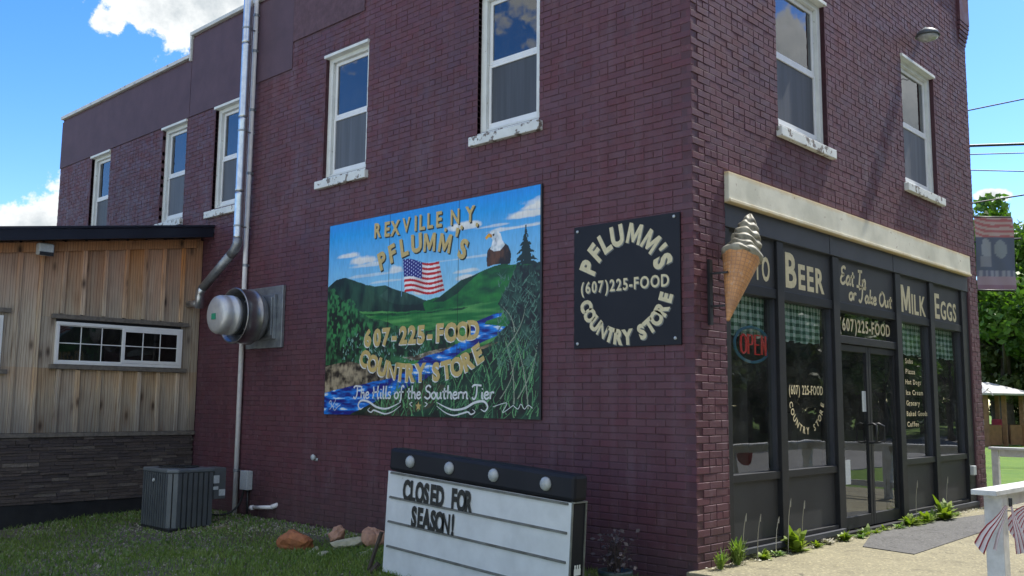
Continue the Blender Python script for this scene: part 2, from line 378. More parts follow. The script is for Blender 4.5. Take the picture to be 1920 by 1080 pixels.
def script_line(mb, T, text, u0, v0, h, width, w, d=0.0, slant=.15, rise=0.0):
    tot = sum(STK[c][0] for c in text); sx = width/tot; x = 0
    for c in text:
        adv, ss = STK[c]
        for st in ss:
            ribbon(mb, T, [(u0+(x+a+slant*b*h/sx*.5)*sx, v0+b*h+rise*(x+a)*sx) for a, b in st], w, d, k=5)
        x += adv

# ------------------------------------------------------------ materials
BR1, BR2, BR3 = (.112, .043, .056), (.090, .041, .058), (.130, .045, .054)
M = {}
M['brick'] = m_brick('purple_brick_paint', BR1, BR2, BR3)
M['mortar'] = m_brick('purple_mortar_shaded_paint', (.086, .037, .047), (.070, .035, .048), (.096, .039, .046), False)  # same paint as the brick, darkened to put joint shade into the colour
M['stucco'] = simple('purple_stucco', (.098, .058, .082), (.075, .045, .066), 2.5, .75, 0, .5, 60)
M['rough_stucco'] = simple('purple_rough_render', (.12, .066, .086), (.078, .042, .056), 9, .8, 0, 1, 26, .012)
M['white'] = m_peel('white_window_paint', (.72, .75, .73), (.33, .31, .28), .66, 18)
M['sill'] = m_peel('peeling_white_paint', (.70, .73, .71), (.19, .165, .14), .555, 11)
M['vinyl'] = simple('white_vinyl', (.76, .78, .79), (.68, .70, .72), 5, .4)
M['lintel'] = None
M['char'] = simple('charcoal_frame_paint', (.020, .021, .025), (.014, .015, .018), 5, .5, 0, .1, spec=.3)
M['panel'] = simple('dark_grey_panel_paint', (.048, .050, .054), (.036, .037, .041), 1.5, .55, 0, .1, spec=.3)
M['head'] = simple('grey_header_paint', (.055, .060, .074), (.042, .046, .058), 2, .5, spec=.3)
M['sky_glass'] = m_glass('upper_window_glass', (.25, .28, .32), 2.1, .03)
M['shop_glass'] = m_glass('shop_glass', (.80, .84, .83), 1.95, .03)
M['screen'] = vary('window_screen', (.085, .095, .115), .55, .8); M['_s'] = simple('window_screen', (.085, .095, .11), (.065, .075, .09), 12, .5)
M['blind'] = vary('window_blind', (.07, .08, .10), 1.0, 0); M['_b'] = simple('window_blind', (.10, .11, .13), (.05, .055, .065), 4, .9)
M['coping'] = m_peel('grey_metal_coping', (.62, .64, .62), (.26, .24, .22), .60, 7)
M['galv'] = simple('galvanised_steel', (.62, .66, .70), (.48, .52, .57), 14, .30, .9, .12, 30)
M['galv_plate'] = simple('dull_galvanised_plate', (.33, .36, .38), (.22, .24, .27), 10, .42, .6, .1)
M['spun'] = simple('spun_aluminium', (.40, .40, .40), (.27, .27, .28), 7, .30, .85, .1, 20)
M['dome'] = simple('aluminium_cap', (.60, .61, .61), (.48, .49, .50), 7, .42, .5)
M['pvc'] = simple('white_pvc', (.82, .81, .82), (.72, .71, .73), 9, .45)
M['dark'] = simple('dark_metal', (.02, .022, .026), (.012, .013, .016), 9, .5)
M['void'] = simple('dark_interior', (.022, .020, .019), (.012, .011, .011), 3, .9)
M['ac'] = simple('grey_green_enamel', (.11, .125, .135), (.085, .098, .108), 5, .45, .1)
M['actop'] = simple('light_grey_enamel', (.13, .15, .165), (.10, .115, .13), 6, .45, .1)
M['label'] = simple('pale_sticker', (.5, .54, .56), (.40, .44, .46), 40, .5)
M['wood'] = m_wood(); M['batten'] = m_wood('weathered_pine_strip', 1.16)
M['trimwood'] = simple('grey_weathered_trim', (.17, .155, .135), (.105, .095, .085), 16, .8, 0, .4)
M['ledge'] = simple('ledgestone', (.05, .04, .038), (.03, .025, .025), 20, .8)
M['ledge'] = m_stone('ledgestone_veneer', [(.070, .058, .058), (.105, .084, .075), (.064, .054, .058), (.088, .070, .065), (.19, .165, .145)], 36)
M['fascia'] = simple('navy_black_metal', (.012, .016, .028), (.018, .023, .038), 2, .35, .2)
M['black'] = simple('black_paint', (.014, .015, .019), (.024, .024, .028), 8, .45, 0, .15)
M['signblack'] = simple('black_sign_face', (.010, .011, .017), (.015, .016, .022), 2, .55, spec=.25)
M['gold'] = simple('gold_lettering', (.62, .46, .17), (.50, .36, .12), 30, .5)
M['cream'] = simple('cream_lettering', (.68, .60, .38), (.58, .50, .30), 30, .5)
M['shadow'] = simple('black_letter_shadow', (.015, .015, .014), None, 30, .5)
M['whitepaint'] = simple('white_sign_paint', (.78, .80, .80), (.66, .68, .68), 30, .5)
M['acrylic'] = m_peel('white_marquee_acrylic', (.66, .69, .71), (.40, .38, .33), .72, 5)
M['rail'] = simple('marquee_letter_rail', (.18, .19, .18), (.10, .10, .09), 9, .4)
M['bulb'] = simple('frosted_bulb', (.42, .45, .46), (.3, .32, .33), 20, .3)
M['fence'] = simple('white_fence_paint', (.66, .66, .64), (.48, .48, .46), 9, .55, 0, .2)
M['red'] = simple('faded_red_cloth', (.42, .045, .07), (.30, .03, .055), 9, .8)
M['wcloth'] = simple('white_cloth', (.74, .70, .70), (.62, .58, .58), 9, .8)
M['blue'] = simple('navy_cloth', (.03, .04, .14), (.02, .03, .1), 9, .8)
M['trunk'] = simple('bark', (.09, .07, .055), (.05, .04, .032), 6, .9, 0, .6, 14, .03)
M['leafA'] = m_leaf('bright_green_leaves', (.055, .13, .018), (.13, .22, .03))
M['leafB'] = m_leaf('dark_green_leaves', (.022, .055, .013), (.055, .10, .022), .25)
M['leafC'] = m_leaf('olive_green_leaves', (.06, .09, .025), (.11, .135, .04), .25)
M['weed'] = m_leaf('weed_leaves', (.10, .19, .02), (.25, .30, .035), .3)
M['grassleaf'] = m_leaf('grass_blades', (.080, .16, .024), (.24, .32, .07), .3)
M['clover'] = m_leaf('broad_low_weeds', (.08, .17, .035), (.22, .30, .10), .25)
M['ash'] = m_leaf('dry_leaves', (.26, .24, .18), (.46, .44, .37), .1)
M['wire'] = simple('black_cable', (.03, .035, .05), None, 5, .5)
M['roofwhite'] = simple('white_gazebo_roof', (.40, .40, .38), (.30, .30, .28), 3, .7)
M['brownwood'] = simple('brown_stained_wood', (.26, .13, .065), (.18, .09, .045), 5, .7)
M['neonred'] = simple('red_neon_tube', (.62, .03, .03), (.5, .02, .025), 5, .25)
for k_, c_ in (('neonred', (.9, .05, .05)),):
    p_ = M[k_].node_tree.nodes['Principled BSDF']; p_.inputs['Emission Color'].default_value = (*c_, 1); p_.inputs['Emission Strength'].default_value = .035  # red tubes are given a faint glow of their own
M['neonblue'] = simple('blue_neon_tube', (.05, .25, .42), (.04, .2, .36), 5, .25)
M['floor'] = simple('shop_floor', (.22, .20, .17), (.16, .14, .12), 3, .6)

def m_lintel():
    b = NB('cream_lintel_paint'); v = b.coord(kind='Position'); sp = b.n('ShaderNodeSeparateXYZ'); b.L.new(v, sp.inputs[0])
    n = b.noise(5, v, 5, .65)
    e = b.mr(b.math('ADD', b.math('ABSOLUTE', b.math('SUBTRACT', sp.outputs[2], 3.475)), b.math('MULTIPLY', n, .09)), .145, .20)
    c = b.mix(b.mr(b.noise(2.5, v, 5), .4, .65), (.70, .68, .56), (.54, .53, .43))
    c = b.mix(b.math('MULTIPLY', e, .85), c, (.60, .44, .20))
    r = b.mr(b.noise(12, v, 5, .7), .66, .70); c = b.mix(b.math('MULTIPLY', r, .8), c, (.20, .09, .035))
    b.bump(n, .3, .01)
    return b.fin(c, .55)
M['lintel'] = m_lintel()
def m_gingham():
    b = NB('green_gingham'); v = b.coord(kind='Position'); sp = b.n('ShaderNodeSeparateXYZ'); b.L.new(v, sp.inputs[0])
    def st(o, ph): return b.math('GREATER_THAN', b.math('FRACT', b.math('ADD', b.math('MULTIPLY', o, 1/.075), ph)), .5)
    s = b.math('ADD', st(sp.outputs[0], .1), st(sp.outputs[2], .3))
    rp = b.n('ShaderNodeValToRGB'); rp.color_ramp.interpolation = 'CONSTANT'; b.L.new(b.math('MULTIPLY', s, .5), rp.inputs[0])
    e = rp.color_ramp.elements; e[0].color = (.80, .84, .80, 1); e[1].position = .9; e[1].color = (.02, .09, .06, 1); q = e.new(.4); q.color = (.30, .46, .37, 1)
    return b.fin(rp.outputs[0], .9)
M['gingham'] = m_gingham()
def m_concrete(name, c1, c2, c3, sc=1.0):
    b = NB(name); v = b.coord(kind='Position')
    f = b.mr(b.noise(1.3*sc, v, 6, .65), .35, .65); g = b.noise(70*sc, v, 3, .8); k = b.n('ShaderNodeTexVoronoi'); k.inputs['Scale'].default_value = 55; b.L.new(v, k.inputs['Vector'])
    c = b.mix(f, c1, c2); c = b.mix(b.math('MULTIPLY', b.mr(g, .45, .7), .6), c, c3)
    sep = b.n('ShaderNodeSeparateColor'); b.L.new(k.outputs['Color'], sep.inputs[0])
    c = b.mix(b.mr(sep.outputs[0], .75, 1, 0, .6), c, tuple(min(1, x*1.7) for x in c1)); c = b.mix(b.mr(sep.outputs[1], .85, 1, 0, .5), c, tuple(x*.3 for x in c1))
    st = b.noise(2.6*sc, v, 6, .75); c = b.mix(b.mr(st, .56, .70, 0, .45), c, tuple(x*.5 for x in c3))
    cr = b.n('ShaderNodeTexVoronoi', feature='DISTANCE_TO_EDGE'); cr.inputs['Scale'].default_value = .55; wv = b.n('ShaderNodeVectorMath', operation='ADD'); b.L.new(v, wv.inputs[0])
    nw = b.n('ShaderNodeTexNoise'); nw.inputs['Scale'].default_value = 2.2; nw.inputs['Detail'].default_value = 6; b.L.new(v, nw.inputs['Vector']); b.L.new(nw.outputs['Color'], wv.inputs[1]); b.L.new(wv.outputs[0], cr.inputs['Vector'])
    c = b.mix(b.mr(cr.outputs['Distance'], .0, .006, .8, 0), c, tuple(x*.25 for x in c3))
    b.bump(k.outputs['Distance'], .35, .006)
    return b.fin(c, .88)
M['walk'] = m_concrete('pebbled_concrete', (.25, .225, .14), (.19, .17, .105), (.145, .13, .088))
M['asph'] = m_concrete('dark_asphalt_patch', (.10, .098, .096), (.08, .078, .076), (.06, .06, .06))
M['road'] = m_concrete('road_asphalt', (.19, .185, .175), (.15, .148, .142), (.11, .11, .105), .4)
def m_ground():
    b = NB('lawn_soil'); v = b.coord(kind='Position'); sp = b.n('ShaderNodeSeparateXYZ'); b.L.new(v, sp.inputs[0])
    c = b.mix(b.mr(b.noise(3, v, 6, .7), .35, .65), (.075, .075, .035), (.12, .12, .055))
    far = b.mr(sp.outputs[0], 7, 9); lawn = b.mix(b.mr(b.noise(1.2, v, 6, .7), .35, .65), (.065, .145, .005), (.115, .19, .008))
    c = b.mix(far, c, lawn)
    gp = b.math('MULTIPLY', b.mr(b.math('ADD', sp.outputs[1], b.math('MULTIPLY', b.noise(1.2, v, 4), 3)), 5.2, 6.4), b.mr(sp.outputs[0], -1.0, -1.6))
    gp = b.math('MULTIPLY', gp, b.mr(sp.outputs[1], 14, 13))
    gp = b.math('MAXIMUM', gp, b.mr(b.math('ADD', sp.outputs[0], b.math('MULTIPLY', b.noise(2.5, v, 4), .6)), -.5, -.2, 0, .85))
    gp = b.math('MULTIPLY', gp, b.math('SUBTRACT', 1.0, far))
    c = b.mix(gp, c, b.mix(b.noise(60, v, 3), (.07, .06, .045), (.17, .155, .13)))
    b.bump(b.noise(30, v, 5), .8, .03)
    return b.fin(c, .95)
M['ground'] = m_ground()

# ------------------------------------------------------------ ground
def gz(x, y): return -.15 - .055*min(max(-x-.5, 0), 2.2)
def build_ground():
    xs = sorted(set([-400, -150, -60, -25, -12] + [round(-9+.5*i, 2) for i in range(60)] + [24, 30, 40, 60, 100, 180, 400]))
    ys = sorted(set([-400, -150, -60, -30] + [round(-20+1.0*i, 2) for i in range(40)] + [25, 35, 60, 120, 400]))
    mb = MB(); nx = len(xs)
    mb.v = [(x, y, gz(x, y) + (.02*math.sin(x*2.1+y*1.3) if -7 < x < -.5 and 0 < y < 9 else 0)) for y in ys for x in xs]
    mb.f = [(j*nx+i, j*nx+i+1, (j+1)*nx+i+1, (j+1)*nx+i) for j in range(len(ys)-1) for i in range(nx-1)]
    tag(mb.build('ground', M['ground'], None, True), kind='structure')
    mb = MB(); mb.box(-.12, 9.4, -4.4, .05, -.25, 0); tag(mb.build('pavement', M['walk'], None, bevel=.015), kind='structure')
    mb = MB(); mb.prism([(2.30, -.98), (5.46, -.87), (6.6, -.36), (4.7, -.06), (3.4, -.10), (2.42, -.42)], 0, .008)
    tag(mb.build('asphalt_path', M['asph']), kind='structure')
    mb = MB(); mb.box(-60, 120, -13.5, -5.4, -.3, -.13); tag(mb.build('road', M['road']), kind='structure')
build_ground()
def unseen_bounce_gravel():  # unseen pale ground added to bounce sunlight onto the shaded wall
    xs = [-60, -30, -15] + [-12+.5*i for i in range(15)]; ys = [-5.38, -4, -2, 0, 2, 4, 6, 8, 10, 14, 22]
    mb = MB(); nx = len(xs); mb.v = [(x + (.35*math.sin(y*1.7) if i == nx-1 else 0), y, gz(x, y)+.012+(.02 if x > -7 else 0)) for y in ys for i, x in enumerate(xs)]
    mb.f = [(j*nx+i, j*nx+i+1, (j+1)*nx+i+1, (j+1)*nx+i) for j in range(len(ys)-1) for i in range(nx-1)]
    tag(mb.build('unseen_bounce_gravel', M['bounce_gravel'], None, True), kind='structure')
M['bounce_gravel'] = m_concrete('pale_bounce_gravel', (.42, .40, .35), (.34, .32, .28), (.24, .22, .19), .6)
unseen_bounce_gravel()

# ------------------------------------------------------------ store
store = empty('brick_store', (3.9, 7.3, -.2))
tag(store, 'two storey purple painted brick corner store with glazed shopfront', 'building')
W, LEN = 7.8, 14.6
SW = [  # side wall windows: u0, u1, z0, z1, sill?, apron
    (4.80, 5.72, 4.36, 6.05), (1.87, 2.80, 4.41, 6.06), (7.76, 8.60, 4.33, 5.95), (9.50, 10.32, 4.33, 5.95), (12.32, 13.12, 4.33, 5.95)]
FW = [(1.66, 2.84, 4.35, 6.05), (5.13, 6.32, 4.36, 6.10)]
SHOP = (.55, 7.40, -.25, 3.63)
def cells(U, Z, holes):
    us = sorted({U[0], U[1]} | {h[0] for h in holes} | {h[1] for h in holes}); zs = sorted({Z[0], Z[1]} | {h[2] for h in holes} | {h[3] for h in holes})
    for a, b in zip(us, us[1:]):
        run = None
        for c, d in zip(zs, zs[1:]):
            m = ((a+b)/2, (c+d)/2)
            if any(h[0] < m[0] < h[1] and h[2] < m[1] < h[3] for h in holes):
                if run: yield (a, b, *run)
                run = None
            else: run = (run[0], d) if run else (c, d)
        if run: yield (a, b, *run)
mb = MB(side)
for a, b, c, d in cells((.008, 9.42), (-.35, 7.32), [s for s in SW if s[0] < 9.4]): mb.box(a, b, .0045, .26, c, d)
for a, b, c, d in cells((9.42, LEN), (-.35, 6.95), [s for s in SW if s[0] > 9.4]): mb.box(a, b, .0045, .26, c, d)
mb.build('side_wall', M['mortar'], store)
mb = MB(front)
for a, b, c, d in cells((.262, W), (-.35, 7.75), FW + [SHOP]): mb.box(a, b, .0045, .26, c, d)
mb.box(.008, .262, .008, .26, 7.322, 7.75)
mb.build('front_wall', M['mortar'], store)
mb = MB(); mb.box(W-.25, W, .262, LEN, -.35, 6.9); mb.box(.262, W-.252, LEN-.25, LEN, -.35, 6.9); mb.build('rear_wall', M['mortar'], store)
mb = MB(); mb.box(.265, W-.255, .265, LEN-.255, 6.55, 6.7); mb.build('roof', M['black'], store)
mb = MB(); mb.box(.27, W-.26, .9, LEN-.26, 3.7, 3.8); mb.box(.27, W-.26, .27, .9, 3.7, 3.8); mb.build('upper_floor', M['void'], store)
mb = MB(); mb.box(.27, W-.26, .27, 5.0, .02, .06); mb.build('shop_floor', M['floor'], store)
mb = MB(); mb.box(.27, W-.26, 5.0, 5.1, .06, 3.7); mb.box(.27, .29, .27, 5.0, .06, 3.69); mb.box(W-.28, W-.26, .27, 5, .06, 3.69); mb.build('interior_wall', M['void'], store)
mb = MB()
for x, w, h, y in ((.8, .9, 1.5, 3), (2.2, 1.3, 1.1, 2.6), (5.0, 1.6, 1.7, 3.2), (6.3, .8, 1.3, 2.2)): mb.box(x, x+w, y, y+.5, .062, h)
mb.build('shop_shelving', M['floor'], store)

# --- bricks
CO, BL = .0677, .2130
def brick_rows(U, Z, holes, other):
    out = []; k = 0; z = -.205
    while z < Z[1]-.02:
        z0, z1 = z+.004, z+CO-.004; k += 1
        blocks = sorted((h[0], h[1]) for h in holes if h[2]-.03 < (z0+z1)/2 < h[3]+.01)
        cur = U[0]; spans = []
        for a, b in blocks:
            if a > cur: spans.append((cur, a))
            cur = max(cur, b)
        if cur < U[1]: spans.append((cur, U[1]))
        par = (k % 2 == 0) ^ other
        header = (k % 7 == 3)
        for a, b in spans:
            L = BL/2 if header else BL
            x = math.floor(a/BL)*BL + (BL/2 if par else 0) - BL
            if a == U[0]: x = a - (L/2 if par and not header else 0) + (.0)
            while x < b:
                x0, x1 = max(x+.005, a), min(x+L-.005, b)
                if a == U[0] and x0 < a+.002: x0 = a
                if x1-x0 > .012:
                    out.append([x0+rnd.uniform(-.002, .002)*(x0 > a), x1+rnd.uniform(-.002, .002), z0+rnd.uniform(-.0015, .0015), z1+rnd.uniform(-.0015, .0015), par, not (x0 > a+1e-6 or x1 < b) or (abs((x1-x0)-(BL-.01)) < .003)])
                x += L
        z += CO
    return out
def brick_mesh(T, rows, corner, other):
    V = []; F = []
    for x0, x1, z0, z1, par, full in rows:
        p = rnd.uniform(-.0025, .002); c = .003; dep = .05
        if x0 <= .0005 and corner:
            x0 = 0.0005 if not other else 0.0005
            if par: dep = .097; p = 0
            else: x0 = .105 if False else x0
        tl = rnd.uniform(-.0015, .0015)
        o = len(V)
        for (a, d, z) in ((x0, dep, z0), (x1, dep, z0), (x1, dep, z1), (x0, dep, z1), (x0, p+c, z0), (x1, p+c, z0), (x1, p+c, z1), (x0, p+c, z1),
                          (x0+c, p+tl, z0+c), (x1-c, p-tl, z0+c), (x1-c, p-tl, z1-c), (x0+c, p+tl, z1-c)):
            V.append(T(a, d, z))
        for f in ((0,1,5,4),(1,2,6,5),(2,3,7,6),(3,0,4,7),(4,5,9,8),(5,6,10,9),(6,7,11,10),(7,4,8,11),(8,9,10,11)): F.append(tuple(i+o for i in f))
    return V, F
def vis(P):
    q = MC @ (Vector(P)-CAMPOS)
    if q.z < .1: return None
    x, y = 960+1773.33*q.x/q.z, 540-1773.33*q.y/q.z
    return (x, y, q.z) if -5 < x < 1925 and -5 < y < 1085 else None
side_holes = SW + [(7.75, LEN+1, 5.955, 9), (6.53, 7.75, 6.065, 9), (5.0, 6.53, 6.45, 9)]
# visual quoins: each wall's first course brick alternates who owns the corner
rs = brick_rows((0.0, LEN), (-.2, 7.30), side_holes, False)
rf = brick_rows((0.0, W), (-.2, 7.72), FW + [(.55, 7.43, -.25, 3.625)], True)
def clipc(rows, own):
    o = []
    for r in rows:
        if r[4] != own and r[0] < .06:
            r[0] = max(r[0], 0.103)
            r[5] = False
            if r[1]-r[0] < .03: continue
        elif r[0] <= .001: r[5] = False
        o.append(r)
    return o
rs = clipc(rs, False); rf = clipc(rf, False)
# corner owner courses
for rows in (rs, rf):
    for r in rows: r[4] = (r[4] is False) and r[0] <= .001
cand = []
for T, rows, nm in ((side, rs, 's'), (front, rf, 'f')):
    for i, r in enumerate(rows):
        if not r[5]: continue
        u, z = (r[0]+r[1])/2, (r[2]+r[3])/2; P = T(u, 0, z); s = vis(P)
        if s is None: continue
        if nm == 's' and ((1.75 < u < 5.55 and 1.2 < z < 3.75) or (.05 < u < 1.45 and 1.9 < z < 3.2)): continue
        if nm == 's' and 725 < s[0] < 1090 and s[1] > 835+(s[0]-725)*.16: continue
        v = CAMPOS - Vector(P); D = v.length; cosn = (abs(v.x) if nm == 's' else abs(v.y))/D
        cand.append((cosn/D**2, nm, i))
cand.sort(reverse=True); pick = {(c[1], c[2]) for c in cand[:300]}
for T, rows, nm in ((side, rs, 's'), (front, rf, 'f')):
    rest = [r for i, r in enumerate(rows) if (nm, i) not in pick]
    V, F = brick_mesh(T, rest, True, nm == 'f')
    me = bpy.data.meshes.new('brickwork'); o0 = wloc(store); me.from_pydata([tuple(Vector(v)-o0) for v in V], [], F); me.materials.append(M['brick']); bm_fix(me)
    o = link('brickwork', me, store); tag(o, kind='stuff')
    V, F = brick_mesh(T, [[-BL/2+.005, BL/2-.005, -CO/2+.005, CO/2-.005, False, True]], False, False)
    me = bpy.data.meshes.new('brick'); me.from_pydata(V, [], F); me.materials.append(M['brick']); bm_fix(me)
    for i, r in enumerate(rows):
        if (nm, i) in pick:
            o = link('brick', me, store, Vector(T((r[0]+r[1])/2, rnd.uniform(-.002, .002), (r[2]+r[3])/2)) - o0)
            k = rnd.uniform(-.009, .009); o.rotation_euler = (rnd.uniform(-.004, .004), 0, 0) if nm == 's' else (0, rnd.uniform(-.004, .004), 0)
            o.rotation_euler.z = k

# --- rendered areas and copings
mb = MB(side)
mb.box(9.43, LEN+.004, -.014, .007, 5.957, 6.90); mb.box(7.52, 9.418, -.014, .007, 5.957, 7.27)
mb.box(6.53, 7.516, -.010, .007, 6.068, 7.27)
mb.build('smooth_render', M['stucco'], store, bevel=.003)
mb = MB(side); mb.box(4.9, 6.522, -.014, .007, 6.46, 7.27)
o = mb.build('rough_render', M['rough_stucco'], store, bevel=.004)
mb = MB(side)
mb.box(.0, 9.47, -.05, .30, 7.325, 7.385); mb.box(9.475, LEN+.03, -.05, .30, 6.955, 7.02); mb.box(9.425, 9.47, -.045, .29, 6.9, 7.324)
mb.build('coping', M['coping'], store, bevel=.006)
mb = MB(front); mb.box(-.05, W+.16, -.05, .32, 7.755, 7.82); mb.build('coping', M['coping'], store, bevel=.006)
mb = MB(front)
for i, (z, e) in enumerate(((6.95, .025), (7.02, .05), (7.09, .075), (7.16, .10), (7.23, .115))):
    mb.box(W-.30, W+e, -e*.35, .25, z+.004, z+.062)
mb.box(W-.30, W+.115, -.045, .25, 7.30, 7.75)
mb.build('corbelled_brick_cap', M['brick'], store, bevel=.004)

# --- windows
def window(T, u0, u1, z0, z1, sillL, sillR, sillz, light_side, low_hidden=False):
    wn = empty('window', Vector(T((u0+u1)/2, .1, z0)) - wloc(store)); wn.parent = store
    zm = (z0+z1)/2 - .03; far = u1 if light_side > 0 else u0
    mb = MB(T)                                    # casing in the reveal
    d0 = .055
    mb.box(u0, u0+.085, d0, d0+.12, z0, z1); mb.box(u1-.085, u1, d0, d0+.12, z0, z1)
    mb.box(u0+.085, u1-.085, d0, d0+.12, z1-.10, z1); mb.box(u0+.085, u1-.085, d0+.01, d0+.12, z0, z0+.05)
    mb.box(u0-.012, u1+.012, -.03, .054, z1-.045, z1-.004)
    mb.build('frame', M['white'], wn, bevel=.004)
    a, b = u0+.088, u1-.088
    mb = MB(T)                                    # upper sash
    dd = d0+.045; sw = .045
    mb.box(a, a+sw, dd, dd+.04, zm, z1-.103); mb.box(b-sw, b, dd, dd+.04, zm, z1-.103); mb.box(a+sw, b-sw, dd, dd+.04, z1-.15, z1-.103); mb.box(a+sw, b-sw, dd, dd+.04, zm, zm+.045)
    mb.build('upper_sash', M['vinyl'], wn, bevel=.003)
    mb = MB(T); mb.box(a+sw-.004, b-sw+.004, dd+.014, dd+.022, zm+.041, z1-.146); mb.build('pane', M['sky_glass'], wn)
    mb = MB(T); dl = d0+.038
    mb.box(a, a+.035, dl, dl+.05, z0+.053, zm-.003); mb.box(b-.035, b, dl, dl+.05, z0+.053, zm-.003); mb.box(a+.035, b-.035, dl, dl+.05, z0+.053, z0+.115); mb.box(a+.035, b-.035, dl, dl+.05, zm-.035, zm-.003)
    mb.build('lower_sash', M['vinyl'], wn, bevel=.003)
    mb = MB(T); mb.box(a+.031, b-.031, dl+.016, dl+.02, z0+.11, zm-.03); mb.build('insect_screen', M['screen'], wn)
    mb = MB(T); mb.box(a, b, d0+.135, d0+.14, z0+.05, z1-.1); mb.build('blind', M['blind'], wn)
    mb = MB(T)
    mb.box(sillL, sillR, -.06, .05, sillz, sillz+.105)
    mb.box(u0+.003, u1-.003, .0, .14, sillz+.107, z0-.002)
    s = mb.build('sill', M['sill'], wn, bevel=.008)
    return wn
window(side, *SW[0], 4.74, 5.82, 4.215, 1); window(side, *SW[1], 1.82, 2.88, 4.265, 1); window(side, *SW[2], 7.70, 8.72, 4.19, 1)
window(side, *SW[3], 9.48, 10.34, 4.20, 1); window(side, *SW[4], 12.30, 13.14, 4.2, 1)
window(front, *FW[0], 1.62, 2.93, 4.205, -1); window(front, *FW[1], 5.08, 6.45, 4.225, -1)

# --- shopfront
sf = empty('shopfront', Vector((3.97, .08, .05)) - wloc(store)); sf.parent = store
mb = MB(front); mb.box(.555, 7.40, -.045, .20, 3.33, 3.625); mb.box(.555, 7.40, -.06, -.047, 3.33, 3.365); o = mb.build('lintel', M['lintel'], store, bevel=.01)
MU = [(.56, .66), (1.60, 1.74), (2.90, 3.06), (4.70, 4.86), (5.88, 6.03), (7.14, 7.39)]
for a, b in MU:
    mb = MB(front); mb.box(a, b, .02, .19, .05, 3.10); mb.build('mullion', M['char'], sf, bevel=.005)
for a, b in ((.56, 2.80), (2.812, 4.60), (4.612, 7.39)):
    mb = MB(front); mb.box(a, b, .005, .19, 3.102, 3.326); mb.build('header_board', M['head'], sf, bevel=.006)
bays = [(.66, 1.60), (1.74, 2.90), (3.06, 4.70), (4.86, 5.88), (6.03, 7.14)]
for i, (a, b) in enumerate(bays):
    door = i == 2
    mb = MB(front); mb.box(a, b, .055, .11, 2.60, 3.101); mb.build('sign_panel', M['panel'], sf)
    for za, zb in (((2.50, 2.598), (.70, .775), (.05, .14)) if not door else ((2.50, 2.598), (2.13, 2.22))):
        mb = MB(front); mb.box(a, b, .035, .185, za, zb); mb.build('rail', M['char'], sf, bevel=.005)
    if not door:
        mb = MB(front); mb.box(a, b, .075, .11, .142, .698); mb.build('knee_panel', M['panel'], sf)
        for p, q in ((a, a+.035), (b-.035, b)): mb = MB(front); mb.box(p, q, .06, .13, .777, 2.498); mb.build('glazing_bead', M['head'], sf)
        mb = MB(front); mb.box(a+.033, b-.033, .095, .103, .776, 2.499); mb.build('pane', M['shop_glass'], sf)
    else:
        mb = MB(front); mb.box(a, b, .095, .103, 2.221, 2.499); mb.build('pane', M['shop_glass'], sf)
    # curtain
    mb = MB(ident); n = 60; z0 = 2.10 if not door else 2.34; x0, x1 = a+.03, b-.03; vs = []; fs = []
    for k in range(n+1):
        x = x0+(x1-x0)*k/n; w = .018*math.sin(x*42+i)+.008*math.sin(x*97)
        for zz in (2.505, z0+.2, z0+.012*math.sin(x*30)): vs.append((x, .165+w*(2.55-zz)/.4, zz))
    for k in range(n):
        for j in range(2): fs.append((k*3+j, (k+1)*3+j, (k+1)*3+j+1, k*3+j+1))
    mb.add(vs, fs)
    if not door: mb.build('curtain', M['gingham'], sf, True)
# sill strip
for p, q in ((.56, 2.95), (4.82, 7.38)): mb = MB(front); mb.box(p, q, -.02, .02, .045, .10); mb.build('base_flashing', M['head'], sf, bevel=.004)
mb = MB(front); mb.box(.56, 7.38, -.012, .2, -.01, .043); mb.build('plinth', M['black'], sf)
for a, b, hs in ((3.065, 3.875, 1), (3.885, 4.695, -1)):
    dr = empty('door', Vector(((a+b)/2, .1, .05)) - wloc(store)); dr.parent = store
    mb = MB(front); mb.box(a, a+.06, .06, .11, .06, 2.125); mb.box(b-.06, b, .06, .11, .06, 2.125); mb.box(a+.06, b-.06, .06, .11, .06, .19); mb.box(a+.06, b-.06, .06, .11, 2.05, 2.125)
    mb.build('door_frame', M['char'], dr, bevel=.004)
    mb = MB(front); mb.box(a+.058, b-.058, .08, .088, .188, 2.052); mb.build('pane', M['shop_glass'], dr)
    if hs > 0:
        mb = MB(front); mb.box(a+.12, a+.25, .074, .079, .55, .82); mb.build('paper_notice', M['label'], dr)
        mb = MB(front); mb.box(b-.17, b-.07, .074, .079, 1.36, 1.6); mb.build('hours_notice', M['label'], dr)
        mb = MB(); mb.tube([(3.80, .06, 1.21), (3.80, .0, 1.22), (3.80, -.04, 1.2), (3.80, -.04, 1.02), (3.80, .0, 1.0), (3.80, .06, 1.0)], .013); mb.build('handle', M['dark'], dr, True)
    else:
        mb = MB(); mb.tube([(3.95, .06, 1.21), (3.97, .0, 1.22), (4.02, -.04, 1.19), (4.02, -.04, 1.02), (3.97, .0, 1.0), (3.95, .06, 1.0)], .013); mb.build('handle', M['dark'], dr, True)
# outlet box
mb = MB(front); mb.box(7.15, 7.27, -.035, .019, .47, .60); mb.build('outlet_box', M['label'], store, bevel=.008)

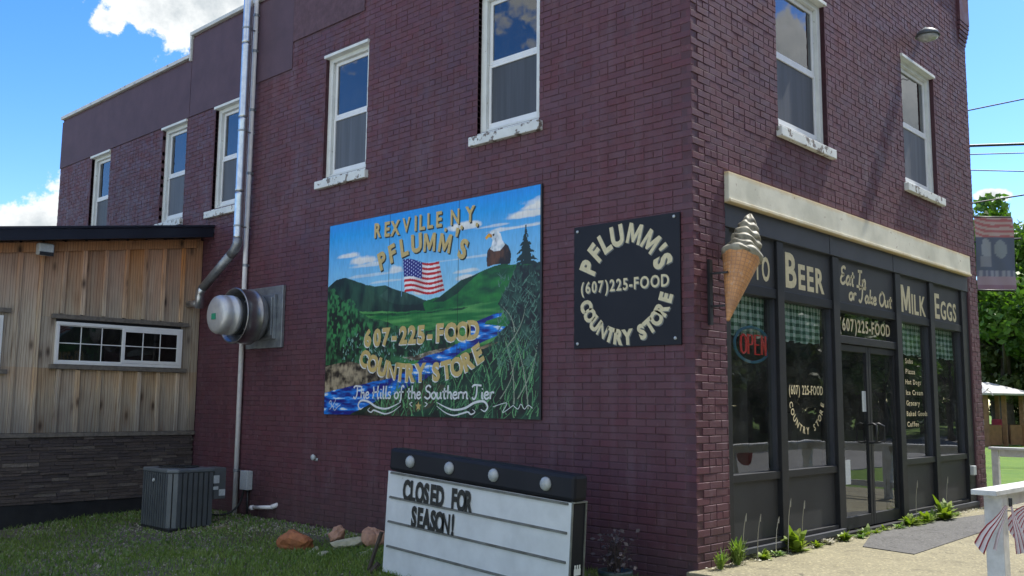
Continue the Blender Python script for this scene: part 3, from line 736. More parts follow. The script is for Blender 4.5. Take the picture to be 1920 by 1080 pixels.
# --- painted lettering on the shopfront (parts of the store)
def lettering(fn, mat, parent, label=None):
    mb = MB(); fn(mb); o = mb.build('lettering', mat, parent)
    if label: o['label'] = label
    return o
FT = lambda dp: (lambda u, d, z: (u, dp-d, z))
P0 = FT(.055); G0 = FT(.094)
lettering(lambda mb: put_line(mb, P0, 'LOTTO', .70, 2.67, .25, .80, .022, sizes=[1.25, 1, 1, 1, 1]), M['cream'], sf)
lettering(lambda mb: put_line(mb, P0, 'BEER', 1.84, 2.66, .27, .90, .03, sizes=[1.36, 1, 1, 1]), M['cream'], sf)
lettering(lambda mb: put_line(mb, P0, 'MILK', 4.96, 2.63, .27, .84, .02, sizes=[1.3, 1, 1, 1]), M['cream'], sf)
lettering(lambda mb: put_line(mb, P0, 'EGGS', 6.15, 2.64, .26, .84, .02, sizes=[1.35, 1, 1, 1]), M['cream'], sf)
lettering(lambda mb: script_line(mb, P0, 'Eat In', 3.16, 2.82, .20, .72, .034, slant=.3), M['cream'], sf)
lettering(lambda mb: script_line(mb, P0, 'or Take Out', 3.38, 2.65, .17, 1.26, .032, slant=.3), M['cream'], sf)
lettering(lambda mb: put_line(mb, FT(.092), '(607)225-FOOD', 3.18, 2.29, .15, 1.46, .02), M['cream'], sf)
def winsmile(mb):
    put_line(mb, G0, '(607) 225-FOOD', 1.93, 1.54, .10, .78, .012)
    for i, ch in enumerate('COUNTRY STORE'):
        if ch == ' ': continue
        a = R(-166 + 152*i/12); put_glyph(mb, G0, ch, 2.33+.37*math.cos(a), 1.52+.36*math.sin(a), .075, a+math.pi/2, .9, .02, th=.001)
lettering(winsmile, M['cream'], sf)
for i, t in enumerate(('Subs', 'Pizza', 'Hot Dogs', 'Ice Cream', 'Grocery', 'Baked Goods', 'Coffee')):
    lettering(lambda mb: put_line(mb, G0, '\u2022 '+t, 5.0, 1.98-i*.135, .065, .12+.062*len(t), .012, th=.001), M['cream'], sf)

# ------------------------------------------------------------ wooden addition
ad = empty('wooden_annexe', (-3, 10.5, -.2)); tag(ad, 'lean-to annexe with board and batten siding over a dark stone skirt', 'building')
YA = 8.8
def roofz(x): return 3.905 + .150*x
mb = MB(); mb.prism([(-6.5, -.35), (-.01, -.35), (-.01, roofz(0)-.02), (-6.5, roofz(-6.5)-.02)], YA+.02, YA+4.5, 1); mb.build('wall', M['black'], ad)
mb = MB(); mb.box(-6.5, -.012, YA-.012, YA+.019, -.35, .03); mb.build('foundation', M['black'], ad)
# shed roof with deep navy rake
mb = MB()
for x0, x1 in ((-6.9, -.012),):
    mb.prism([(x0, roofz(x0)), (x1, roofz(x1)), (x1, roofz(x1)+.07), (x0, roofz(x0)+.07)], YA-.30, YA+4.7, 1)
rf_ = mb.build('roof', M['fascia'], ad, bevel=.004)
mb = MB(); x0, x1 = -6.9, -.012
mb.prism([(x0, roofz(x0)-.02), (x1+.0, roofz(x1)-.02), (x1, roofz(x1)+.13), (x0, roofz(x0)+.13)], YA-.335, YA-.302, 1)
mb.prism([(x0, roofz(x0)+.133), (x1, roofz(x1)+.133), (x1, roofz(x1)+.165), (x0, roofz(x0)+.165)], YA-.36, YA-.25, 1)
mb.build('fascia', M['fascia'], ad, bevel=.004)
def topz(x): return roofz(x)-.004
bat_t = [-5.4, -5.1, -4.8, -4.5, -4.2, -3.9, -3.6, -3.3, -3.0, -2.63, -2.34, -2.05, -1.77, -1.47, -1.18, -.90, -.61, -.31]
WX0, WX1, WZ0, WZ1 = -2.11, -.28, 1.89, 2.47
edges = [-5.7]+bat_t+[-.02]
for a, b in zip(edges, edges[1:]):
    a2, b2 = a+.018, b-.018; under = b2 > WX0-.1 and a2 < WX1+.1
    segs = [(.965, None)] if not under else [(WZ1+.06, None), (.965, WZ0-.06)]
    for z0, z1 in segs:
        za, zb = (topz(a2), topz(b2)) if z1 is None else (z1, z1)
        mb = MB(); mb.prism([(a2, z0), (b2, z0), (b2, zb), (a2, za)], YA-.001, YA+.018, 1)
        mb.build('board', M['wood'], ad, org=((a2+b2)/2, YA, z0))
    if under:
        for p, q in ((max(a2, -2.4), min(b2, WX0)), (max(a2, WX1), b2)):
            if q-p > .02: mb = MB(); mb.box(p, q, YA, YA+.018, WZ0-.058, WZ1+.058); mb.build('board', M['wood'], ad, org=((p+q)/2, YA, WZ0))
for x in bat_t:
    w = .026+rnd.uniform(-.003, .004); lean = rnd.uniform(-.012, .012)
    under = WX0-.12 < x < WX1+.12
    segs = [(.965, topz(x)-.02)] if not under else [(WZ1+.11, topz(x)-.02), (.965, WZ0-.07)]
    for z0, z1 in segs:
        mb = MB(); mb.prism([(x-w, z0), (x+w, z0), (x+w+lean, z1), (x-w+lean, z1)], YA-.034, YA-.002, 1)
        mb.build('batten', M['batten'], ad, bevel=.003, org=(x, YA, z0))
mb = MB(); mb.box(-.12, -.012, YA-.03, YA-.002, .965, topz(-.1)-.03); mb.build('corner_board', M['wood'], ad, bevel=.003)
mb = MB(); mb.prism([(-5.7, topz(-5.7)-.15), (-.125, topz(-.125)-.15), (-.125, topz(-.125)-.02), (-5.7, topz(-5.7)-.02)], YA-.05, YA-.028, 1); mb.build('frieze_board', M['wood'], ad, bevel=.003)
mb = MB(); mb.box(-5.7, -.012, YA-.06, YA+.018, .905, .96); mb.build('water_table', M['trimwood'], ad, bevel=.005)
# ledgestone skirt, stone by stone
z = .032; row = 0; cnt = 0
stones_far = MB()
while z < .87:
    h = rnd.choice((.034, .04, .046, .052)); h = min(h, .90-z)
    x = -5.0 + rnd.uniform(0, .2)
    while x < -.03:
        w = rnd.uniform(.11, .34); x1 = min(x+w, -.02); pr = rnd.uniform(.008, .036)
        if x > -3.05 and cnt < 298 and x1-x > .04:
            mb = MB(); mb.box(x+.002, x1-.002, YA-pr-.01, YA+.018, z+.002, z+h-.002)
            mb.v = [(a, b+(rnd.uniform(-.004, .004) if b < YA-.005 else 0), c+rnd.uniform(-.002, .002)) for a, b, c in mb.v]
            mb.build('stone', M['ledge'], ad, org=((x+x1)/2, YA, z)); cnt += 1
        elif x1-x > .04: stones_far.box(x+.002, x1-.002, YA-pr-.01, YA+.018, z+.002, z+h-.002)
        x = x1
    z += h
tag(stones_far.build('stonework', M['ledge'], ad), kind='stuff')
def slider(x0, x1, z0, z1, trim=True):
    wn = empty('window', Vector(((x0+x1)/2, YA, z0)) - wloc(ad)); wn.parent = ad
    mb = MB(); mb.box(x0, x1, YA-.05, YA+.01, z0, z0+.045); mb.box(x0, x1, YA-.05, YA+.01, z1-.045, z1); mb.box(x0, x0+.04, YA-.05, YA+.01, z0+.045, z1-.045); mb.box(x1-.04, x1, YA-.05, YA+.01, z0+.045, z1-.045)
    mb.build('frame', M['vinyl'], wn, bevel=.004)
    xm = (x0+x1)/2
    for a, b, d, fw in ((x0+.04, xm+.02, -.02, .012), (xm-.0, x1-.04, -.045, .045)):
        mb = MB(); y0 = YA+d
        mb.box(a, a+fw, y0-.01, y0+.02, z0+.045, z1-.045); mb.box(b-fw, b, y0-.01, y0+.02, z0+.045, z1-.045); mb.box(a+fw, b-fw, y0-.01, y0+.02, z0+.045, z0+.045+fw); mb.box(a+fw, b-fw, y0-.01, y0+.02, z1-.045-fw, z1-.045)
        mb.build('sash', M['vinyl'], wn, bevel=.003)
        mb = MB(); A, B, Z0, Z1 = a+fw, b-fw, z0+.045+fw, z1-.045-fw
        for k in (1, 2): xx = A+(B-A)*k/3; mb.box(xx-.006, xx+.006, y0-.004, y0+.002, Z0, Z1)
        zz = (Z0+Z1)/2; mb.box(A, B, y0-.0045, y0+.0015, zz-.006, zz+.006); mb.build('glazing_bar', M['vinyl'], wn)
        mb = MB(); mb.box(A, B, y0+.004, y0+.008, Z0, Z1); mb.build('pane', M['annex_glass'], wn)
    mb = MB(); mb.box(x0-.07, x1+.09, YA-.055, YA-.002, z1+.04, z1+.10); mb.box(x0-.06, x1+.09, YA-.06, YA-.002, z0-.065, z0-.005); mb.build('trim', M['trimwood'], wn, bevel=.004)
M['annex_glass'] = m_glass('annexe_glass', (.05, .055, .065), 1.5, .02)
slider(WX0, WX1, WZ0, WZ1)
slider(-4.6, -2.79, 1.8, 2.50)

# ------------------------------------------------------------ mural
def paint_mural():
    Wm, Hm = 3.65, 2.42; nx, ny = 600, 400
    U, V = np.meshgrid(np.linspace(0, Wm, nx+1), np.linspace(0, Hm, ny+1)); U0, V0 = U, V
    rng = np.random.default_rng(3)
    def vnoise(sx, sy, seed=0, oct=4):
        r = np.random.default_rng(seed); tot = np.zeros_like(U); amp = 1; s = 0
        for o in range(oct):
            gx, gy = int(Wm*sx*2**o)+3, int(Hm*sy*2**o)+3; g = r.random((gy, gx)); x = U0/Wm*(gx-2); y = V0/Hm*(gy-2)
            xi = np.clip(x.astype(int), 0, gx-2); yi = np.clip(y.astype(int), 0, gy-2); fx = x-xi; fy = y-yi; fx = fx*fx*(3-2*fx); fy = fy*fy*(3-2*fy)
            tot += amp*((g[yi, xi]*(1-fx)+g[yi, xi+1]*fx)*(1-fy)+(g[yi+1, xi]*(1-fx)+g[yi+1, xi+1]*fx)*fy); s += amp; amp *= .5
        return tot/s
    wu = (vnoise(4, 4, 11)-.5); wv = (vnoise(4, 4, 12)-.5)
    def inside(poly, warp=.03):
        x = U+wu*warp; y = V+wv*warp; m = np.zeros(U.shape, bool); n = len(poly)
        for i in range(n):
            x0, y0 = poly[i]; x1, y1 = poly[(i+1) % n]
            if y0 == y1: continue
            c = ((y0 > y) != (y1 > y)) & (x < (x1-x0)*(y-y0)/(y1-y0)+x0); m ^= c
        return m
    def rgb(*c): return (np.array(c)/255.0)**2.2
    img = np.zeros(U.shape+(3,))
    t = np.clip((V-1.3)/1.1, 0, 1)[..., None]; img[:] = rgb(168, 212, 232)*(1-t)+rgb(40, 142, 215)*t
    def over(m, c, a=1.0):
        nonlocal img
        a = (m*a)[..., None] if not np.isscalar(a) or True else a
        img = img*(1-a)+np.array(c)*a
    n1 = vnoise(5, 10, 1, 5)
    for cx, cy, rx, ry, al in ((.40,1.985,.23,.05,.9),(.75,1.89,.28,.075,.95),(.85,1.83,.35,.04,.7),(1.34,1.72,.15,.07,.8),(2.54,2.10,.26,.065,.95),(3.45,2.12,.38,.07,.95),(3.58,2.2,.28,.10,1),(3.35,2.0,.42,.03,.8),(3.0,2.06,.3,.02,.6),(2.55,1.6,.2,.035,.8),(1.95,1.75,.5,.02,.4),(2.7,1.75,.45,.02,.5),(1.88,1.42,.28,.07,1),(.9,1.7,.6,.025,.5),(1.2,1.6,.4,.02,.5),(2.62,1.52,.24,.06,.9)):
        flat = np.where(V < cy, 2.2, 1.0); r = np.sqrt(((U-cx)/rx)**2+((V-cy)*flat/ry)**2); m = np.clip((1.05-r+(n1-.5)*1.3)*2.4, 0, 1)
        sh = np.clip(.78+.22*(V-cy+ry*.5)/ry, .6, 1)[..., None]; c = rgb(235, 232, 225)*sh+rgb(150, 165, 190)*(1-sh); a = (m*al)[..., None]; img = img*(1-a)+c*a
    nb = vnoise(9, 9, 2, 5); nf = vnoise(26, 18, 4, 3)
    def region(poly, dark, light, nse, lo=.35, hi=.7, warp=.03, a=1.0):
        m = inside(poly, warp); k = np.clip((nse-lo)/(hi-lo), 0, 1)[..., None]; c = np.array(dark)*(1-k)+np.array(light)*k; aa = (m*a)[..., None]
        nonlocal img
        img = img*(1-aa)+c*aa
    hillL = [(-.05,1.60),(0.165,1.695),(0.363,1.718),(0.536,1.673),(0.778,1.585),(0.965,1.55),(1.146,1.551),(1.282,1.503),(1.414,1.464),(1.523,1.456),(1.716,1.373),(1.904,1.324),(2.1,1.2),(1.908,1.15),(-.05,1.15)]
    hillR = [(1.85,1.30),(1.904,1.324),(2.125,1.344),(2.28,1.427),(2.471,1.514),(2.658,1.543),(2.841,1.593),(2.984,1.626),(3.125,1.631),(3.23,1.614),(3.4,1.613),(3.7,1.59),(3.7,1.031),(1.908,1.151)]
    ridge = vnoise(7, 3, 8, 4)
    region(hillL, rgb(20, 38, 34), rgb(48, 78, 62), ridge, .4, .7)
    region([(1.2,1.5),(1.28,1.503),(1.55,1.45),(1.904,1.32),(1.75,1.28),(1.3,1.33),(1.0,1.40)], rgb(26, 48, 42), rgb(66, 92, 78), ridge, .35, .7)
    region([(.8,1.55),(.95,1.48),(1.25,1.32),(1.15,1.24),(.7,1.30)], rgb(22, 42, 36), rgb(52, 80, 62), ridge, .35, .7)
    region(hillR, rgb(20, 70, 42), rgb(52, 118, 58), vnoise(5, 12, 21, 4), .3, .75)
    region([(2.0,1.29),(2.125,1.344),(2.28,1.427),(2.471,1.514),(2.658,1.543),(2.8,1.58),(2.6,1.48),(2.4,1.36),(2.2,1.28)], rgb(14, 46, 34), rgb(30, 70, 46), nb)
    m = (V < 1.28) & (V > 1.05); region([(-.1,1.26),(.6,1.27),(1.9,1.20),(3.1,1.25),(3.7,1.2),(3.7,.6),(-.1,.6)], rgb(34, 100, 52), rgb(96, 150, 88), vnoise(2.5, 26, 31, 3), .3, .75)
    region([(0.5,1.24),(1.9,1.19),(2.6,1.2),(2.5,1.17),(1.2,1.18)], rgb(18, 62, 40), rgb(40, 92, 50), nb)
    region([(-.05,1.60),(.10,1.58),(0.2,1.526),(0.356,1.392),(0.58,1.30),(0.749,1.22),(1.0,1.15),(1.297,1.08),(1.8,1.0),(2.4,.97),(2.42,0.76),(1.942,0.70),(1.4,0.62),(0.868,0.56),(-.05,0.55)], rgb(12, 34, 26), rgb(62, 110, 72), nb*.5+nf*.5, .42, .68, .09)
    for cx, cy, r in ((.12,1.38,.15),(.42,1.22,.22),(.3,1.0,.2),(.12,1.15,.16),(.75,.95,.2)):
        m = ((U-cx)**2+(V-cy)**2 < (r*(1+.6*(n1-.5)))**2) & (nf > .52) & (V < 1.6); over(m.astype(float)*np.clip((nf-.5)*8, 0, 1), rgb(74, 138, 84), .55)
    region([(-.1,.62),(3.7,.55),(3.7,-.1),(-.1,-.1)], rgb(16, 28, 22), rgb(44, 60, 46), nb)
    region([(-.05,.58),(.2,.63),(.45,.66),(.87,.62),(1.2,.55),(1.5,.46),(1.35,.36),(.88,.33),(.3,.28),(-.05,.2)], rgb(38, 30, 24), rgb(165, 152, 130), vnoise(4, 14, 41, 5)*.6+nf*.4, .40, .68, .05)
    region([(1.5,.68),(1.922,0.72),(2.141,0.765),(2.52,0.79),(2.75,.86),(2.298,0.69),(1.904,0.62)], rgb(60, 52, 44), rgb(196, 186, 165), vnoise(6, 16, 44, 4), .35, .65)
    region([(2.5,.62),(2.675,0.72),(3.102,0.86),(3.35,0.885),(3.2,0.80),(2.85,0.66)], rgb(52, 44, 38), rgb(160, 140, 112), vnoise(6, 16, 45, 4), .35, .65)
    river = [(2.993,1.105),(3.133,1.109),(3.099,1.074),(2.887,1.034),(2.852,0.997),(3.17,0.961),(3.188,0.905),(2.891,0.829),(2.526,0.719),(2.146,0.541),(1.911,0.421),(1.415,0.267),(1.023,0.165),(0.425,-0.039),(-0.05,-0.05),(-0.05,0.265),(0.552,0.347),(1.322,0.441),(1.618,0.534),(1.863,0.665),(2.297,0.759),(2.672,0.877),(2.604,0.95),(2.705,1.031)]
    sk = vnoise(5, 30, 51, 4)
    region(river, rgb(8, 34, 110), rgb(70, 140, 225), sk, .38, .66, .02)
    region(river, rgb(200, 222, 240), rgb(225, 235, 245), sk, 0, 1, .02, np.clip((sk-.68)*12, 0, 1))
    grass = [(1.6,.33),(1.911,0.417),(2.528,0.668),(2.998,0.782),(3.3,.85),(3.7,0.9),(3.7,-.1),(0.55,-.1),(1.024,0.155),(1.415,0.263)]
    gm = inside(grass, .05); region(grass, rgb(10, 24, 20), rgb(34, 62, 48), nb, .35, .7, .05)
    region([(1.0,.14),(1.5,.27),(1.9,.40),(2.3,.35),(2.0,.1),(1.2,-.1),(.6,-.1)], rgb(34, 34, 28), rgb(70, 70, 56), nb, .35, .7, .05)
    forest = [(3.05,1.211),(3.2,1.42),(3.32,1.60),(3.7,1.60),(3.7,0.6),(3.3,.80),(2.95,0.80),(3.25,1.0)]
    region(forest, rgb(14, 26, 26), rgb(52, 78, 66), nb*.5+nf*.5, .42, .68, .06)
    # strokes: reeds, twigs, sprigs
    def stroke(x0, y0, x1, y1, w, c, bend=.0):
        bx0, bx1 = min(x0, x1)-.1-abs(bend), max(x0, x1)+.1+abs(bend); by0, by1 = min(y0, y1)-.05, max(y0, y1)+.05
        i0, i1 = int(max(bx0, 0)/Wm*nx), int(min(max(bx1, 0), Wm)/Wm*nx)+1; j0, j1 = int(max(by0, 0)/Hm*ny), int(min(max(by1, 0), Hm)/Hm*ny)+1
        if i1 <= i0 or j1 <= j0: return
        uu = U[j0:j1, i0:i1]; vv = V[j0:j1, i0:i1]; t = np.clip((vv-y0)/((y1-y0) or 1e-6), 0, 1)
        xc = x0+(x1-x0)*t+bend*np.sin(t*math.pi); ok = (vv >= min(y0, y1)) & (vv <= max(y0, y1)); m = ok & (abs(uu-xc) < w*(1.2-t)); img[j0:j1, i0:i1][m] = c
    for i in range(520):
        x = rng.uniform(1.0, 3.64); y = rng.uniform(-.05, .72)
        if y > .33+(x-1.6)*.28: continue
        g = rng.random(); c = rgb(44+70*g, 84+78*g, 62+50*g); stroke(x, y, x+rng.normal(.03, .10), y+rng.uniform(.10, .26), .007, c, rng.normal(0, .03))
    for i in range(260):
        x = rng.uniform(3.05, 3.64); y = rng.uniform(.5, 1.5); g = rng.random(); stroke(x, y, x+rng.normal(0, .05), y+rng.uniform(.03, .09), .008, rgb(52+45*g, 78+50*g, 70+40*g))
    for x0, y0, x1, y1 in ((3.3,.15,3.15,.85),(3.35,.2,3.62,.75),(3.5,.1,3.25,.95),(3.2,.75,3.45,1.15),(3.3,.9,3.1,1.2),(3.1,.2,3.3,.6)): stroke(x0, y0, x1, y1, .008, rgb(140, 148, 130), .05)
    for i in range(140):
        x = rng.uniform(.35, 1.9); y = rng.uniform(.62, .98); g = rng.random(); stroke(x, y, x+rng.normal(0, .02), y+rng.uniform(.02, .05), .008, rgb(90+60*g, 130+50*g, 120+50*g))
    # pine on the ridge
    for k in range(15):
        y = 1.985-.026*k; w = .008+.0085*k*(1+.35*math.sin(k*2.3)); d = abs(U-3.45); m = (d < w*(1-.35*((V-y)/.03+.5))) & (V < y+.012) & (V > y-.02-.12*d); img[m & (nf > .30)] = rgb(20, 42, 40)
    img[(abs(U-3.45) < .008) & (V > 1.6) & (V < 2.02)] = rgb(20, 38, 36)
    # perched eagle
    body = [(2.872,1.70),(2.885,1.80),(2.93,1.835),(3.017,1.83),(3.135,1.86),(3.20,1.82),(3.236,1.74),(3.236,1.66),(3.219,1.622),(3.0,1.64),(2.884,1.622)]
    region(body, rgb(28, 20, 18), rgb(92, 62, 44), vnoise(16, 10, 61, 3), .4, .8, .008)
    region([(2.925,2.0),(2.965,2.018),(3.02,2.013),(3.078,1.968),(3.108,1.89),(3.15,1.84),(3.08,1.785),(2.99,1.78),(2.928,1.815),(2.95,1.86),(2.965,1.91),(2.93,1.95)], rgb(190, 200, 206), rgb(245, 245, 242), vnoise(20, 20, 62, 2), .3, .7, .006)
    region([(2.995,1.93),(3.03,1.93),(3.03,1.85),(2.99,1.84)], rgb(120, 128, 138), rgb(210, 214, 220), nf, .3, .7, .01)
    region([(2.845,1.948),(2.90,1.99),(2.95,1.975),(2.955,1.94),(2.90,1.945),(2.868,1.922)], rgb(150, 92, 30), rgb(225, 165, 60), nf, .3, .6, .003)
    img[((U-2.975)**2+((V-1.965)*1.3)**2) < .0003] = rgb(30, 24, 20)
    # flag
    s = np.clip((U-1.475)/.70, 0, 1); top = 1.835-.095*s+.02*np.sin(s*7+.4); bot = 1.437-.04*s+.022*np.sin(s*7); left = 1.475+(1.83-V)*.12; right = 2.11+(1.76-V)*.30
    q = (top-V)/(top-bot); fl = (q > 0) & (q < 1) & (U > left) & (U < right); si = (q*13).astype(int)
    c = np.where((si % 2 == 0)[..., None], rgb(190, 40, 54), rgb(250, 240, 240)); shd = (.82+.18*np.sin(s*11))[..., None]; img = np.where(fl[..., None], c*shd, img)
    can = fl & (q < 7/13) & (U < 1.825); img[can] = rgb(40, 40, 110)
    st = can & ((((U*26) % 1)-.5)**2+(((V*24+.5*((U*26).astype(int) % 2)) % 1)-.5)**2 < .05); img[st] = rgb(190, 195, 220)
    img[(abs(U-1.462) < .007) & (V > 1.40) & (V < 1.87)] = rgb(120, 150, 180)
    for sx in (1.217, 2.433): img[abs(U-sx) < .0062] *= .35
    dirt = vnoise(3, 3, 71, 5)[..., None]; br = vnoise(60, 14, 72, 2)[..., None]; img *= (.88+.14*dirt)*(.86+.28*br); lum = img.mean(-1, keepdims=True); img = np.clip(lum+(img-lum)*1.22, .004, 1)*1.06; img = np.minimum(img, .86)
    # mesh
    me = bpy.data.meshes.new('painted_scene'); nv = (nx+1)*(ny+1)
    co = np.stack([np.full(nv, -.026), 5.47-U.ravel(), 1.26+V.ravel()], 1); me.vertices.add(nv); me.vertices.foreach_set('co', co.ravel())
    i = np.arange(nx)[None, :]+np.arange(ny)[:, None]*(nx+1); f = np.stack([i, i+nx+1, i+nx+2, i+1], -1).reshape(-1, 4); nf_ = len(f)
    me.loops.add(nf_*4); me.loops.foreach_set('vertex_index', f.ravel()); me.polygons.add(nf_); me.polygons.foreach_set('loop_start', np.arange(nf_)*4); me.polygons.foreach_set('loop_total', np.full(nf_, 4))
    me.update(); me.validate()
    ca = me.color_attributes.new('paint', 'FLOAT_COLOR', 'POINT'); ca.data.foreach_set('color', np.concatenate([img.reshape(-1, 3), np.ones((nv, 1))], 1).astype(np.float32).ravel())
    b = NB('mural_paint'); at = b.n('ShaderNodeAttribute', attribute_name='paint'); b.bump(b.noise(60, b.coord(kind='Position'), 4), .15, .002); me.materials.append(b.fin(at.outputs['Color'], .5))
    return me
mur = empty('painted_mural_board', (-.02, 3.64, 1.26)); tag(mur, 'large painted landscape mural with eagle, flag and river on side wall', 'mural')
mb = MB(side); mb.box(1.80, 5.48, -.0245, -.003, 1.255, 3.685); mb.build('backing_board', M['black'], mur)
me = paint_mural(); o = link('painted_scene', me, mur, -Vector(mur.location))
def ST(y0, z0, dp): return lambda u, d, z: (dp-d, y0-u, z0+z)
TM = ST(5.47, 1.26, -.027)
def gold_text(items, h, parent, bold=.03, wx=.8, sh=(.016, -.016), angs=None, T=TM, mats=('shadow', 'gold')):
    for mat, dx, dz, dd in ((mats[0], sh[0], sh[1], 0), (mats[1], 0, 0, .002)):
        mb = MB()
        for i, (ch, u, v) in enumerate(items): put_glyph(mb, T, ch, u+dx, v+dz, h, angs[i] if angs else 0, wx, bold, d=dd, th=.0015)
        o = mb.build('lettering', M[mats[0] if mat == mats[0] else mats[1]], parent)
rex = [(0.971,2.276),(1.154,2.269),(1.306,2.265),(1.515,2.277),(1.686,2.275),(1.804,2.275),(1.945,2.276),(2.099,2.273),(2.213,2.209),(2.368,2.266),(2.482,2.203),(2.617,2.266),(2.729,2.203)]
gold_text([(c, 0.99+.0+(u-.971)*.985, v-.02) for c, (u, v) in zip('REXVILLE.N.Y.', rex)], .18, mur, .035, .85)
pf = [(1.089,1.873),(1.278,1.943),(1.491,1.994),(1.716,2.018),(1.945,1.997),(2.208,1.957),(2.39,1.995),(2.509,1.866)]
gold_text([(c, u, v) for c, (u, v) in zip("PFLUMM'S", pf)], .215, mur, .045, .95, angs=[R(20), R(16), R(12), R(4), R(-3), R(-12), R(-15), R(-20)])
ph = [(0.853,0.937),(1.036,0.937),(1.206,0.942),(1.355,0.950),(1.519,0.945),(1.676,0.945),(1.834,0.942),(1.984,0.942),(2.155,0.946),(2.339,0.946),(2.521,0.948),(2.689,0.955)]
gold_text([(c, u, v) for c, (u, v) in zip("607-225-FOOD", ph)], .20, mur, .05, .95, (-.012, -.012), None, TM, ('whitepaint', 'gold'))
cs = [(0.804,0.692),(0.968,0.625),(1.15,0.574),(1.328,0.538),(1.484,0.514),(1.662,0.505),(1.835,0.505),(2.1,0.509),(2.272,0.528),(2.436,0.559),(2.611,0.620),(2.767,0.693)]
gold_text([(c, u, v) for c, (u, v) in zip("COUNTRYSTORE", cs)], .20, mur, .05, .9, (-.012, -.012), [R(a) for a in (-28,-22,-16,-10,-6,-2,2,6,10,15,22,26)], TM, ('whitepaint', 'gold'))
mb = MB(); script_line(mb, TM, 'The Hills of the Southern Tier', .60, .20, .15, 2.42, .02, slant=.05)
mb.build('lettering', M['whitepaint'], mur)
mb = MB()
for sgn, cx in ((1, 0), (-1, 3.62)):
    mb = MB(); f = lambda pts: [(cx+sgn*u, v) for u, v in pts]
    ribbon(mb, TM, f([(.80,.09),(.74,.07),(.70,.12),(.76,.175),(.90,.16),(1.05,.10),(1.22,.08),(1.36,.11),(1.50,.16)]), .026, taper=True)
    ribbon(mb, TM, f([(.93,.09),(.89,.06),(.95,.035),(1.0,.06),(1.08,.045),(1.22,.02),(1.36,.05),(1.50,.12)]), .018, taper=True)
    ribbon(mb, TM, f([(1.70,.16),(1.66,.14),(1.70,.11)]), .01); mb.build('flourish', M['whitepaint'], mur)
mb = MB()
ribbon(mb, TM, [(3.0,.12),(3.2,.16),(3.14,.06),(3.3,.14)], .007); ribbon(mb, TM, [(3.3,.13),(3.36,.10),(3.4,.15),(3.45,.10),(3.5,.14),(3.56,.11)], .007); ribbon(mb, TM, [(.10,.14),(.14,.17),(.16,.10),(.22,.15),(.24,.19)], .007); ribbon(mb, TM, [(.12,.06),(.18,.10),(.22,.05),(.28,.09),(.34,.12)], .007)
mb.build('signature', M['whitepaint'], mur)
mb = MB(); pts = [(1.81+(.055 if k % 2 == 0 else .023)*math.sin(k*math.pi/5), .115+(.055 if k % 2 == 0 else .023)*math.cos(k*math.pi/5)) for k in range(10)]
n = 10; o_ = len(mb.v); mb.v += [TM(p[0], .002, p[1]) for p in pts]+[TM(1.81, .002, .115)]; mb.f += [(i, (i+1) % n, n) for i in range(n)]
mb.build('star', M['gold'], mur)

# ------------------------------------------------------------ black round-lettered sign
sg = empty('black_wall_sign', (-.012, .75, 1.96)); tag(sg, 'square black sign with gold circular lettering near the corner', 'sign')
mb = MB(side); mb.box(.13, 1.37, -.022, -.004, 1.955, 3.165); mb.build('sign_face', M['signblack'], sg, bevel=.002)
TS = ST(1.37, 1.96, -.0225)
sP = [(0.134,0.806),(0.227,0.945),(0.343,1.013),(0.478,1.107),(0.689,1.111),(0.909,1.021),(1.04,0.956),(1.095,0.821)]
for mat, dx, dz, dd in (('rail', .010, -.010, 0), ('cream', 0, 0, .0015)):
    mb = MB()
    for i, ch in enumerate("PFLUMM'S"):
        a = R([156, 136, 119, 100, 75, 50, 34, 21][i]); put_glyph(mb, TS, ch, .615+.475*math.cos(a)+dx,   .60+.475*math.sin(a)+dz, .195, a-math.pi/2, .84, .05, d=dd, th=.0015)
    for i, ch in enumerate('COUNTRY STORE'):
        if ch == ' ': continue
        a = R([-160, -148, -135, -122, -110, -98, -86, -75, -66, -54, -42, -30, -17][i]); put_glyph(mb, TS, ch, .615+.485*math.cos(a)+dx, .575+.485*math.sin(a)+dz, .135, a+math.pi/2, .85, .06, d=dd, th=.0015)
    put_line(mb, TS, '(607)225-FOOD', .09+dx, .535+dz, .115, 1.03, .022, d=dd, th=.0015)
    mb.build('lettering', M[mat], sg)
for u, z in ((.045, 1.158), (.047, .042), (1.181, .055), (1.18, 1.169)):
    mb = MB(); mb.lathe([(.001, -.034), (.014, -.031), (.016, -.0225)], (0, 1.37-u, 1.96+z), 'x', 12); mb.build('screw', M['label'], sg, True)

# ------------------------------------------------------------ marquee sign on the lawn
mq = empty('marquee_sign', (-1.34, 1.45, -.24)); tag(mq, 'portable letter board on the grass reading CLOSED FOR SEASON with bulb header', 'sign')
def MQ(u, d, z):          # u to the right on the face (towards -Y), d outward (-X), z up ; leans with the ground
    y = -u; ca, sa = math.cos(R(3.25)), math.sin(R(3.25)); return (-1.34 - d, 1.45 + y*ca - (z-.2)*sa, z - .0 + y*sa)
def qb(mb, u0, u1, d0, d1, z0, z1):
    vs = [MQ(a, b, c) for a in (u0, u1) for b in (d0, d1) for c in (z0, z1)]
    o = len(mb.v); mb.v += vs; mb.f += [tuple(i+o for i in f) for f in [(0,1,3,2),(4,6,7,5),(0,4,5,1),(2,3,7,6),(0,2,6,4),(1,5,7,3)]]
mb = MB(); qb(mb, -1.13, 1.14, -.15, -.004, -.30, .70); mb.build('cabinet', M['signblack'], mq, bevel=.008)
mb = MB(); qb(mb, -1.145, 1.125, -.003, .006, -.235, .705); mb.build('letter_panel', M['acrylic'], mq)
mb = MB(); qb(mb, -1.11, 1.165, -.14, .035, .715, .925); mb.build('bulb_header', M['signblack'], mq, bevel=.03)
